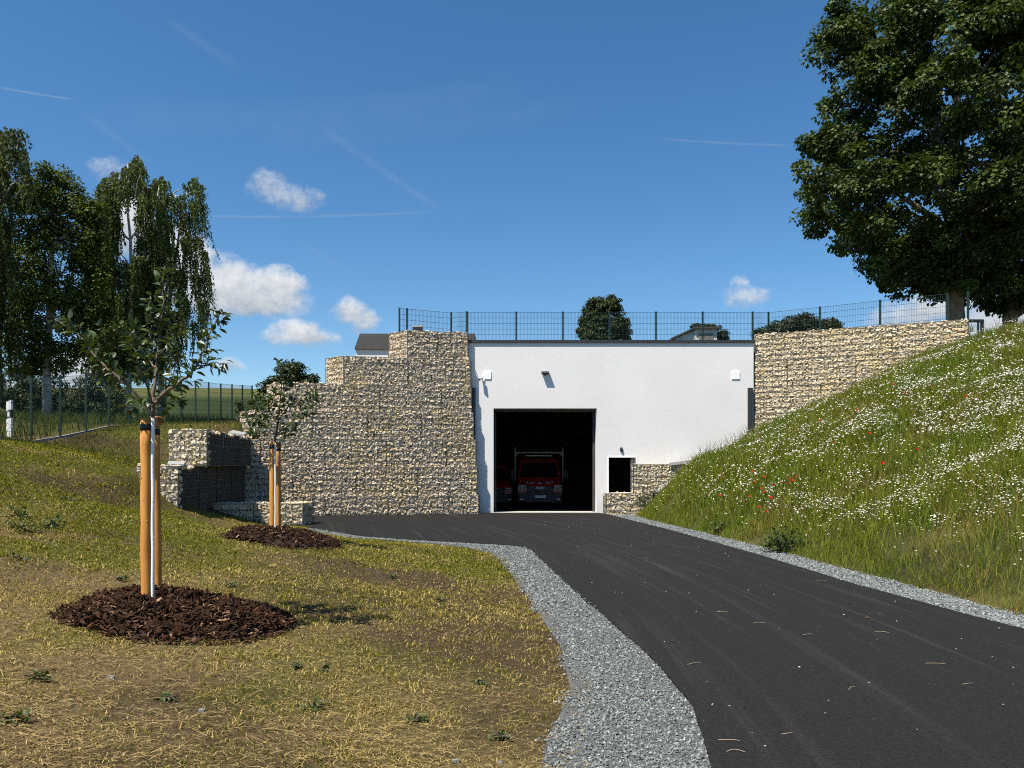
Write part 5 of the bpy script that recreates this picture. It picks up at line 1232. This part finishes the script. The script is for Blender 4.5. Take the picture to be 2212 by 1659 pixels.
# lawn
Vs, Ts, Cs, off = [], [], [], 0
def push(V, T, c):
    global off
    Vs.append(V); Ts.append(T + off); Cs.append(c); off += len(V)
for (ya, yb, dens, hm, wm_) in ((2.6, 5.2, 3000, .029, .0064), (5.2, 7.5, 2500, .031, .0080), (7.5, 12, 1500, .034, .0130), (12, 22, 620, .042, .021), (22, 27, 120, .07, .018)):
    wmax = .72 * yb + 1.2; n = int(dens * wmax * (yb - ya)); y = rng.uniform(ya, yb, n); x = rng.uniform(-wmax, .7, n)
    g = lawn_green(x, y); s = soilness(x, y); d = dryness(x, y)
    thin = np.clip((.34 + .75 * g + .25 * sstep(.4, .6, d) - .5 * sstep(.5, .68, s)) * (.55 + .65 * sstep(.38, .62, fbm(x * 5.5, y * 5.5, 66, 3))) + .55 * sstep(6.0, 8.5, y) * sstep(.66, .48, s), .05, 1)
    edge = xe(y) + (fbm(y * 3, y * 0 + 7, 9, 3) - .5) * .35
    ok = (x < edge - .0) & (x > -.70 * y - 1.2) & (x > -13.6) & free(x, y) & (rng.random(n) < thin)
    x, y, g, d = x[ok], y[ok], g[ok], d[ok]; n = len(x); z = H(x, y)
    dry = rng.random(n) < np.clip(.72 - .55 * g + .6 * (d - .45), .12, .93)
    cg = np.array([.150, .158, .014]) * rng.uniform(.6, 1.3, (n, 1)) + np.array([.045, .020, 0]) * rng.random((n, 1))
    cd = np.array([.56, .42, .15]) * rng.uniform(.55, 1.25, (n, 1))
    cols = np.where(dry[:, None], cd, cg)
    cl_ = sstep(.40, .68, fbm(x * 5.5, y * 5.5, 66, 3)); clump = .68 + .62 * cl_
    h = hm * rng.uniform(.5, 1.5, n) * clump * np.where(dry, .8, 1.0)
    push(*blades(np.stack([x, y, z - .004], 1), h, wm_ * rng.uniform(.6, 1.3, n), cols, lean=.9))
o = link('lawn_grass', mesh_np('lawn_grass', np.concatenate(Vs), [np.concatenate(Ts)], M_grass, np.concatenate(Cs))); tag(o, 'short patchy mown grass with dry stubble on the bank', kind='stuff')
# loose straw lying on the lawn
n = 54000; y = 2.8 + 12 * rng.random(n) ** 1.5; x = rng.uniform(-1, 0, n) * (.72 * y + 1.5) + .7
ok = (x < xe(y) + .12) & free(x, y) & (rng.random(n) < np.clip(.25 + 1.8 * (dryness(x, y) - .35), .08, 1)); x, y = x[ok], y[ok]; n = len(x)
a = rng.normal(0, .75, n); L = rng.uniform(.015, .085, n) * np.where(rng.random(n) < .05, 2.6, 1); w = rng.uniform(.0008, .0019, n)
dv = np.stack([np.cos(a), np.sin(a), rng.normal(0, .06, n)], 1); sd = np.stack([-np.sin(a), np.cos(a), 0 * a], 1); P = np.stack([x, y, H(x, y) + rng.uniform(.006, .026, n)], 1)
mid = P + dv * (L * .5)[:, None] + sd * (L * rng.normal(0, .03, n))[:, None] + np.array([0, 0, .006]); e_ = P + dv * L[:, None]
V = np.stack([P - sd * w[:, None], P + sd * w[:, None], mid + sd * w[:, None], mid - sd * w[:, None], e_ + sd * w[:, None] * .7, e_ - sd * w[:, None] * .7], 1).reshape(-1, 3)
T = np.array([[0, 1, 2], [0, 2, 3], [3, 2, 4], [3, 4, 5]]); TT = (T[None] + (np.arange(n) * 6)[:, None, None]).reshape(-1, 3)
o = link('straw', mesh_np('straw', V, [TT], M_grass, np.repeat(np.array([.62, .46, .20]) * rng.uniform(.4, 1.2, (n, 1)), 6, axis=0))); tag(o, 'loose dry straw on the lawn', kind='stuff')
# small dead leaf bits and clover leaves between the blades
n = 100000; y = 2.8 + 12.5 * rng.random(n) ** 1.6; x = rng.uniform(-1, 0, n) * (.72 * y + 1.2) + .5
ok = (x < xe(y)) & free(x, y) & (rng.random(n) < .15 + .85 * sstep(.35, .6, fbm(x * 4, y * 4, 123, 3))); x, y = x[ok], y[ok]; n = len(x)
gsel = rng.random(n) < np.clip(lawn_green(x, y) * 1.0, .15, .8)
lc = np.where(gsel[:, None], np.array([.080, .110, .022]) * rng.uniform(.5, 1.4, (n, 1)), np.array([[.26, .18, .08], [.38, .30, .14], [.10, .065, .035], [.18, .115, .05]])[rng.integers(0, 4, n)] * rng.uniform(.6, 1.2, (n, 1)))
nv_ = rand_unit(n) * .55 + np.array([0, 0, 1.0]); nv_ /= np.linalg.norm(nv_, axis=1)[:, None]
W, TT, cc = leaf_mesh(np.stack([x, y, H(x, y) + rng.uniform(.004, .03, n)], 1), nv_, rng.uniform(.007, .022, n) * np.clip(y / 7, .7, 1.5), LEAF_SMALL, lc)
o = link('leaf_bits', mesh_np('leaf_bits', W, [TT], M_grass, cc)); tag(o, 'small clover leaves and dead leaf bits in the lawn', kind='stuff')
# tall verge grass behind the fence
n = 11000; x = rng.uniform(-24, -13.9, n); y = rng.uniform(18, 40, n); z = H(x, y)
V, TT, cc = blades(np.stack([x, y, z - .01], 1), rng.uniform(.15, .55, n), rng.uniform(.012, .028, n), np.array([.085, .105, .026]) * rng.uniform(.6, 1.3, (n, 1)), .5)
o = link('verge_grass', mesh_np('verge_grass', V, [TT], M_grass, cc)); tag(o, 'tall grass growing behind the green fence', kind='stuff')
# upper bank behind the return walls
n = 9000; x = rng.uniform(-13.6, -8.9, n); y = rng.uniform(20, 30, n); z = H(x, y); ok = ~((x > -9.75) & (y < 26)); x, y, z = x[ok], y[ok], z[ok]; n = len(x)
V, TT, cc = blades(np.stack([x, y, z - .01], 1), rng.uniform(.05, .14, n), rng.uniform(.01, .02, n), np.array([.085, .095, .026]) * rng.uniform(.5, 1.3, (n, 1)), .7)
o = link('bank_grass', mesh_np('bank_grass', V, [TT], M_grass, cc)); tag(o, 'short grass on the upper bank behind the return walls', kind='stuff')
# meadow on the right slope
def meadow_pts(n, ya=5.5, yb=28.3):
    y = ya + (yb - ya) * rng.random(n); x = toe(y) - .05 + rng.random(n) * 13.5
    wl = np.where(x < BX1, 27.9, np.where(x < 15.2, 27.95 - (x - 8.9) * .475, 99))
    ok = (x < .72 * y + 2.2) & (x < 19.5) & (y < wl) & ~((y > 27.0) & (x < 7.0)) & ~((x < 5.2) & (y > 26.6))
    return x[ok], y[ok]
x, y = meadow_pts(235000); n = len(x); s = x - toe(y); z = H(x, y)
hh = fbm(x * .55, y * .55, 21, 4); brown = sstep(.50, .68, fbm(x * .7 + 4, y * .7, 91, 4)) * .75 + .12; lush = sstep(.52, .66, fbm(x * .9, y * .9, 35, 3))
keep = rng.random(n) < np.clip(1.0 - .75 * sstep(.60, .70, fbm(x * .8 + 2, y * .8 + 5, 52, 3)) * sstep(3.0, .5, s), .2, 1)
x, y, z, s, hh, brown, lush = [q[keep] for q in (x, y, z, s, hh, brown, lush)]; n = len(x)
isb = rng.random(n) < brown * .38
cg = np.array([.150, .178, .017])[None] * (1 - lush[:, None]) + np.array([.125, .180, .018])[None] * lush[:, None]; cg = cg * rng.uniform(.45, 1.5, (n, 1))
cb = np.array([.27, .20, .055]) * rng.uniform(.5, 1.2, (n, 1))
h = (.14 + .42 * hh) * rng.uniform(.5, 1.35, n) * np.clip(.35 + s * .45, .35, 1)
V, TT, cc = blades(np.stack([x, y, z - .02], 1), h, rng.uniform(.0055, .0145, n) * np.clip(y / 13, .7, 1.4), np.where(isb[:, None], cb, cg), .55)
o = link('meadow_grass', mesh_np('meadow_grass', V, [TT], M_grass, cc)); tag(o, 'tall wild grass covering the flower slope', kind='stuff')
# seed-head stalks
x, y = meadow_pts(5200); n = len(x); z = H(x, y)
V, TT, cc = blades(np.stack([x, y, z], 1), rng.uniform(.5, .85, n), np.full(n, .008), np.array([.20, .17, .075]) * rng.uniform(.6, 1.2, (n, 1)), .4)
o = link('grass_stalks', mesh_np('grass_stalks', V, [TT], M_grass, cc)); tag(o, 'thin pale stalks standing above the meadow grass', kind='stuff')
# daisies
def daisy(seed):
    r = np.random.default_rng(seed); k = 9; V = [[0, 0, .15]]; T = []; c = [[.55, .36, .03]]
    for i in range(k):
        a = 2 * math.pi * i / k; V += [[.32 * math.cos(a), .32 * math.sin(a), .06]]; c += [[.55, .36, .03]]
    for i in range(k):
        a = 2 * math.pi * i / k; l_ = r.uniform(.85, 1.05); V += [[.30 * math.cos(a), .30 * math.sin(a), .04], [l_ * math.cos(a - .27), l_ * math.sin(a - .27), -.06], [l_ * math.cos(a + .27), l_ * math.sin(a + .27), -.06]]; c += [[.80, .79, .72]] * 3
        T += [[1 + k + 3 * i, 2 + k + 3 * i, 3 + k + 3 * i]]
    for i in range(k): T.append([0, 1 + i, 1 + (i + 1) % k])
    b = len(V); V += [[.05, 0, -.1], [-.05, 0, -.1], [.0, .1, -12.0]]; c += [[.06, .09, .02]] * 3; T.append([b, b + 1, b + 2])
    return np.array(V), np.array(T), np.array(c)
DS = [daisy(i) for i in range(4)]; DS_ME = [mesh_np('daisy', V, [T], M_petal, c) for (V, T, c) in DS]
x, y = meadow_pts(330000); n = len(x); s = x - toe(y)
dn = fbm(x * .75, y * .75, 71, 4); dn2 = fbm(x * 3.4, y * 1.9, 72, 3)
pr = (.28 + .72 * sstep(.40, .60, dn)) * (.12 + .88 * sstep(.40, .62, dn2)) * sstep(.3, 1.0, s) * (.60 + .40 * sstep(1.5, 4.5, s)) * (1 - .72 * sstep(17, 24, y)) * (1 - .5 * sstep(8.5, 10.5, s)) * .42 + .010
ok = rng.random(n) < pr; x, y = x[ok], y[ok]; n = len(x); z = H(x, y) + .20 + .42 * fbm(x * .55, y * .55, 21, 4) * rng.uniform(.75, 1.25, n)
P = np.stack([x, y, z], 1); nr = np.array([-.15, -.15, 1.0]) + rng.normal(0, .32, (n, 3)); ax = rand_unit(n); R = rot_mats(np.cross(nr, ax), ax - nr * 0); 
zz = nr / np.linalg.norm(nr, axis=1)[:, None]; xx = np.cross(ax, zz); xx /= np.linalg.norm(xx, axis=1)[:, None]; R = np.stack([xx, np.cross(zz, xx), zz], 2)
sz = rng.uniform(.0095, .0165, n) * np.clip(y / 15, .9, 1.2); dist = np.linalg.norm(P - np.array([0, 0, 1.6]), axis=1); vis = np.abs(x / y) < .665; order = np.argsort(-(sz / dist) * vis)
print('daisies', n)
for i in order[:300]:
    o = bpy.data.objects.new('daisy', DS_ME[int(rng.integers(0, 4))]); C.objects.link(o); M = np.eye(4); M[:3, :3] = R[i] * sz[i]; M[:3, 3] = P[i]; o.matrix_basis = Matrix(M.tolist())
    tag(o, 'white daisy blooming in the grass of the flower slope', 'flower', 'white daisies of the flower slope')
rest = order[300:]; mb = MB(); k6 = np.arange(6) * math.pi / 3
FV = np.concatenate([[[0, 0, .12]], np.stack([np.cos(k6) * (1 + .12 * (np.arange(6) % 2)), np.sin(k6), -.06 + 0 * k6], 1), [[.3, 0, .1], [-.15, .26, .1], [-.15, -.26, .1]]]); FT = np.array([[0, 1 + i, 1 + (i + 1) % 6] for i in range(6)] + [[7, 8, 9]]); FV[7:, 2] += .06
FC = np.array([[.80, .79, .72]] * 7 + [[.60, .40, .04]] * 3)
W = np.einsum('nij,vj->nvi', R[rest], FV) * sz[rest][:, None, None] + P[rest][:, None, :]
mb.add(W.reshape(-1, 3), tris=(FT[None] + (np.arange(len(rest)) * len(FV))[:, None, None]).reshape(-1, 3), col=np.tile(FC, (len(rest), 1)) * np.repeat(rng.uniform(.8, 1.0, (len(rest), 1)), len(FV), axis=0))
o = mb.build('wildflowers', M_petal); tag(o, 'drifts of small white flowers up the slope', kind='stuff')
# poppies
def poppy():
    V = [[0, 0, 0]]; c = [[.02, .01, .01]]; T = []; k = 10
    for i in range(k):
        a = 2 * math.pi * i / k; V.append([.45 * math.cos(a), .45 * math.sin(a), .05]); c.append([.20, .008, .005])
    for i in range(k):
        a = 2 * math.pi * i / k; r_ = 1.0 + .12 * (i % 2); V.append([r_ * math.cos(a), r_ * math.sin(a), .5 + .18 * (i % 3)]); c.append([.66, .035, .012])
    for i in range(k):
        j = (i + 1) % k; T += [[0, 1 + i, 1 + j], [1 + i, 1 + k + i, 1 + k + j], [1 + i, 1 + k + j, 1 + j]]
    b = len(V); V += [[.05, 0, 0], [-.05, 0, 0], [0, .05, -11]]; c += [[.06, .09, .02]] * 3; T.append([b, b + 1, b + 2])
    return np.array(V, float), np.array(T), np.array(c)
PV, PT, PC = poppy(); P_ME = mesh_np('poppy', PV, [PT], M_petal, PC)
for (px, py) in ((1703, 1070), (1712, 1078), (1690, 1080), (1717, 1066), (1645, 1092), (1652, 1101), (1672, 1083), (1640, 1131), (1664, 1106), (1655, 1137), (1629, 1075), (1850, 912), (1722, 955), (1770, 930), (1955, 872), (2085, 890), (1878, 962), (1555, 1093), (1620, 1098), (1560, 1050), (2012, 870), (1650, 1060), (1625, 1048), (1706, 1060), (1980, 1010), (1800, 985), (1905, 1040), (2068, 738), (1930, 860)):
    q = hit(px, py + 14); s_ = rng.uniform(.030, .042); o = bpy.data.objects.new('poppy', P_ME); C.objects.link(o)
    o.location = (q[0], q[1], q[2] + rng.uniform(.40, .54)); o.scale = (s_,) * 3; o.rotation_euler = (rng.uniform(.2, .9), rng.uniform(-.3, .3), rng.uniform(-.5, .5))
    tag(o, 'red poppy blooming among the daisies of the slope', 'flower', 'red poppies of the flower slope')
# weeds: leafy clumps
def weed(px, py, r, label, n, ls, lo=(.028, .048, .012), hi=(.06, .09, .022), grp=None, hgt=1.0, q=None):
    q = hit(px, py) if q is None else q
    t = thing('weed_plant', q, label, 'weed', grp); P = np.array([q[0], q[1], q[2] + r * .35 * hgt]) + rand_unit(n) * rng.uniform(.2, 1, (n, 1)) * np.array([r, r, r * .75 * hgt])
    P[:, 2] = np.maximum(P[:, 2], q[2] + .01)
    nrm = rand_unit(n) * .6 + np.array([0, 0, 1]); w = rng.random((n, 1)); W, TT, cc = leaf_mesh(P, nrm / np.linalg.norm(nrm, axis=1)[:, None], ls * rng.uniform(.6, 1.3, n), LEAF_MAPLE, np.array(lo) * (1 - w) + np.array(hi) * w)
    link('foliage', mesh_np('foliage', W, [TT], M_leaf, cc), t)
    mb = MB()
    for i in range(min(9, n)): mb.tube([q, (q + P[i]) / 2 + np.array([0, 0, .02]), P[i]], .004, 4)
    mb.build('stem', M_twig, t)
weed(1692, 1195, .50, 'large dark leafy weed clump at the foot of the flower slope', 420, .075)
weed(1395, 1095, .42, 'dark tall weed in front of the small gabions', 260, .07, hgt=1.5)
weed(1555, 1150, .35, 'bright leafy weed at the slope foot nearer the garage', 160, .06, (.05, .085, .015), (.09, .14, .03))
weed(1512, 985, .30, 'leafy weed on the slope corner against the white wall', 140, .07)
GW = 'low green weeds in the lawn'
for px, py, r, lab in ((60, 1150, .30, 'broad weed patch high on the bank at the left edge, below the marker post'), (110, 1140, .22, 'second weed patch high on the bank, just right of the broad one'), (150, 1085, .20, 'weed patch below the green fence, uppermost on the bank'), (40, 1120, .25, 'weed patch at the left edge just under the fence line'),
                       (360, 1515, .07, 'small weed in front of the near mulch mound, straight below the stakes'), (680, 1530, .10, 'leafy weed in the dry lawn right of the near mulch mound'), (640, 1445, .06, 'tiny weed at the right front foot of the near mulch mound'), (700, 1450, .06, 'tiny weed a step right of the near mulch mound'),
                       (1040, 1480, .07, 'weed beside the gravel verge in the dry lawn'), (30, 1560, .08, 'weed tuft in the left front corner of the lawn'), (80, 1470, .09, 'weed tuft left in front of the near mulch mound'), (1080, 1600, .07, 'weed in the front lawn close to the gravel'),
                       (560, 1130, .2, 'weed patch beside the far mulch mound under the low gabion'), (45, 1210, .12, 'weed at the left edge halfway down the bank'), (500, 1270, .09, 'weed in the green lawn behind the near mulch mound'), (260, 1255, .10, 'weed just behind the near mulch mound left of the stakes'),
                       (950, 1300, .08, 'weed in the lawn halfway to the gravel bend'), (850, 1250, .09, 'weed in the green lawn below the far mulch mound'), (375, 1090, .14, 'weed growing at the foot of the lower gabion return wall'), (900, 1560, .07, 'weed in the middle of the bare front lawn')):
    weed(px, py, r, lab, 70 if r > .15 else 34, .055 if r > .15 else .035, (.035, .06, .012), (.075, .11, .025), GW, .7)
for (px, py) in ((1020, 995), (1497, 985), (1540, 962), (1580, 945)):
    pass
# tall weeds silhouetted against the white wall
xw = rng.uniform(6.6, 8.6, 60); yw_ = rng.uniform(26.9, 27.7, 60); V, TT, cc = blades(np.stack([xw, yw_, H(xw, yw_)], 1), rng.uniform(.35, .7, 60), rng.uniform(.015, .03, 60), np.array([.05, .07, .02]) * rng.uniform(.6, 1.3, (60, 1)), .3)
o = link('tall_grass', mesh_np('tall_grass', V, [TT], M_grass, cc)); tag(o, 'tall grass stems against the white wall', kind='stuff')

# gravel chips
GS_ = [hull_shape(6, (1.1, .85, .6), 900 + i) for i in range(8)]
def gravel(label, pts, sz):
    x, y, z = pts; n = len(x); ax = rand_unit(n) * np.array([1, 1, .4]); R = rot_mats(ax, rand_unit(n) * np.array([1, 1, .3]) + np.array([.01, .02, 0])); s = sz * rng.uniform(.6, 1.6, n)
    base = np.array([[.27, .285, .285], [.36, .37, .37], [.19, .20, .205], [.46, .46, .45], [.30, .31, .29], [.22, .235, .24]])[rng.integers(0, 6, n)]
    mb = stuff_from(GS_, rng.integers(0, 8, n), R, np.repeat(s[:, None], 3, 1), np.stack([x, y, z + s * rng.uniform(.05, .35, n)], 1), base * np.array([.74, .78, .76]) * rng.uniform(.6, 1.15, (n, 1)))
    o = mb.build('gravel', M_gravelchip); tag(o, label, kind='stuff')
xs_, ys_ = [], []
for (ya, yb, dens) in ((2.8, 5.5, 5600), (5.5, 8.5, 4200), (8.5, 12, 2500), (12, 16, 1500)):
    n = int(dens * (yb - ya) * 1.5); y = rng.uniform(ya, yb, n); x = rng.uniform(-1.1, 1.4, n); e = xe(y) + (fbm(y * 3, y * 0 + 7, 9, 3) - .5) * .35
    ok = (x > e - .05 - .08 * rng.random(n) ** 3) & (x < xl(y) + .03); xs_.append(x[ok]); ys_.append(y[ok])
for (p0, p1) in (((-.2, 16.05), (-1.75, 16.95)), ((-1.75, 16.95), (-3.6, 18.2)), ((-3.6, 18.2), (-5.2, 20.6))):
    n = 1100; t_ = rng.random(n); o2 = rng.random(n) * .34; d_ = np.array(p1) - np.array(p0); d_ = d_ / np.linalg.norm(d_); nn = np.array([d_[1], -d_[0]]) * (1 if d_[1] * -1 < 0 else 1)
    xs_.append(p0[0] + (p1[0] - p0[0]) * t_ - o2 * abs(d_[1])); ys_.append(p0[1] + (p1[1] - p0[1]) * t_ - o2 * abs(d_[0]))
x = np.concatenate(xs_); y = np.concatenate(ys_); gravel('grey crushed stone chips of the verge beside the lawn', (x, y, np.full(len(x), .018)), np.where(y < 8.5, .0195, .028))
xs_, ys_ = [], []
for (ya, yb, dens) in ((5.5, 10, 3000), (10, 16, 2000), (16, 27, 1200)):
    n = int(dens * (yb - ya) * .9); y = rng.uniform(ya, yb, n); f = rng.random(n); x = xr(y) - .02 + (toe(y) + .08 - xr(y)) * f; xs_.append(x); ys_.append(y)
x = np.concatenate(xs_); y = np.concatenate(ys_); gravel('grey crushed stone chips below the flower slope', (x, y, np.full(len(x), .018)), .030)
# a few pale stones lying in the lawn
for (px, py, s_) in ((435, 1540, .045), (985, 1255 + 410, .05), (240, 1470, .05), (1080, 1655, .03)):
    q = hit(px, min(py, 1650)); V, T = ST_SH[int(rng.integers(0, 12))]
    o = link('stone', mesh_np('stone', V * s_, [T], M_stone, np.broadcast_to(np.array([.24, .23, .21]), (len(V), 3))), None, (q[0], q[1], q[2] + s_ * .2)); tag(o, 'small pale stone lying in the patchy lawn', 'stone', 'pale stones in the lawn')
# litter on the asphalt: petals, leaf bits, dry stalks
G1 = 'pale flakes lying on the asphalt'
fl_me = [mesh_np('flake', np.array([[0, -.5, 0], [.4, 0, .1], [0, .5, .02], [-.4, 0, .12]]), [np.array([[0, 1, 2, 3]])], M_petal, np.broadcast_to(np.array(c), (4, 3))) for c in ((.55, .53, .45), (.40, .33, .2), (.6, .6, .55))]
cnt = 0
while cnt < 190:
    y = 3.8 + 23 * rng.random() ** 1.6; x = rng.uniform(xl(min(y, 15.5)) + .05, xr(y) - .1)
    if y > 17 and rng.random() < .5: x = rng.uniform(-4.5, 3)
    if y > 17 and y < 21.9 + .0 and x < np.interp(y, [17, 18.3, 21.8], [-1.5, -3.4, -5.8]) : continue
    o = bpy.data.objects.new('flake', fl_me[int(rng.integers(0, 3))]); C.objects.link(o); s_ = rng.uniform(.007, .018) * (1 + .03 * y)
    o.location = (x, y, .038); o.scale = (s_, s_, s_); o.rotation_euler = (rng.normal(0, .2), rng.normal(0, .2), rng.uniform(0, 6.28)); tag(o, 'tiny pale flake lying on the asphalt drive', 'flake', G1); cnt += 1
G2 = 'dry stalks lying on the asphalt'
for (px, py, L, a) in ((1560, 1330, .12, .1), (1575, 1615, .13, -.4), (1700, 1600, .08, .2), (1775, 1260, .14, -.1), (1905, 1375, .12, 0), (2020, 1445, .15, -.1), (1500, 1445, .13, .2), (1590, 1640, .10, 0), (1640, 1355, .12, 0), (1745, 1380, .10, -.2), (2090, 1490, .10, 0), (1840, 1500, .09, .5)):
    q = hit(px, py); Pq = [np.array([q[0] + L * (f - .5) * math.cos(a), q[1] + L * (f - .5) * math.sin(a) + .02 * math.sin(f * 3 + px), .040 + .008 * math.sin(f * 3.1)]) for f in np.linspace(0, 1, 6)]
    mb = MB(); mb.tube(Pq, .0016, 5); o = mb.build('dry_stalk', mat('dry_stalk', (.42, .34, .20), .8) if 'dry_stalk' not in bpy.data.materials else bpy.data.materials['dry_stalk']); tag(o, 'thin dry stalk lying on the asphalt drive', 'stalk', G2)
leafm = mesh_np('fallen_leaf', LEAF_MAPLE[0], [LEAF_MAPLE[1]], M_leaf, np.broadcast_to(np.array([.12, .07, .033]), (6, 3)))
for (px, py) in ((1787, 1293), (1873, 1343), (1835, 1310), (1662, 1185), (2090, 1290), (2020, 1262), (1330, 1405), (1900, 1335), (1385, 1520), (1330, 1595), (1450, 1395)):
    q = hit(px, py); o = link('fallen_leaf', leafm, None, (q[0], q[1], q[2] + .046)); s_ = rng.uniform(.035, .06); o.scale = (s_, s_, s_); o.rotation_euler = (rng.normal(0, .15), rng.normal(0, .15), rng.uniform(0, 6)); tag(o, 'curled brown leaf fallen on the asphalt or gravel', 'leaf', 'fallen brown leaves on the drive')
print('TRIS', sum(len(o.data.polygons) for o in sc.objects if o.type == 'MESH'), 'objects', len(sc.objects))
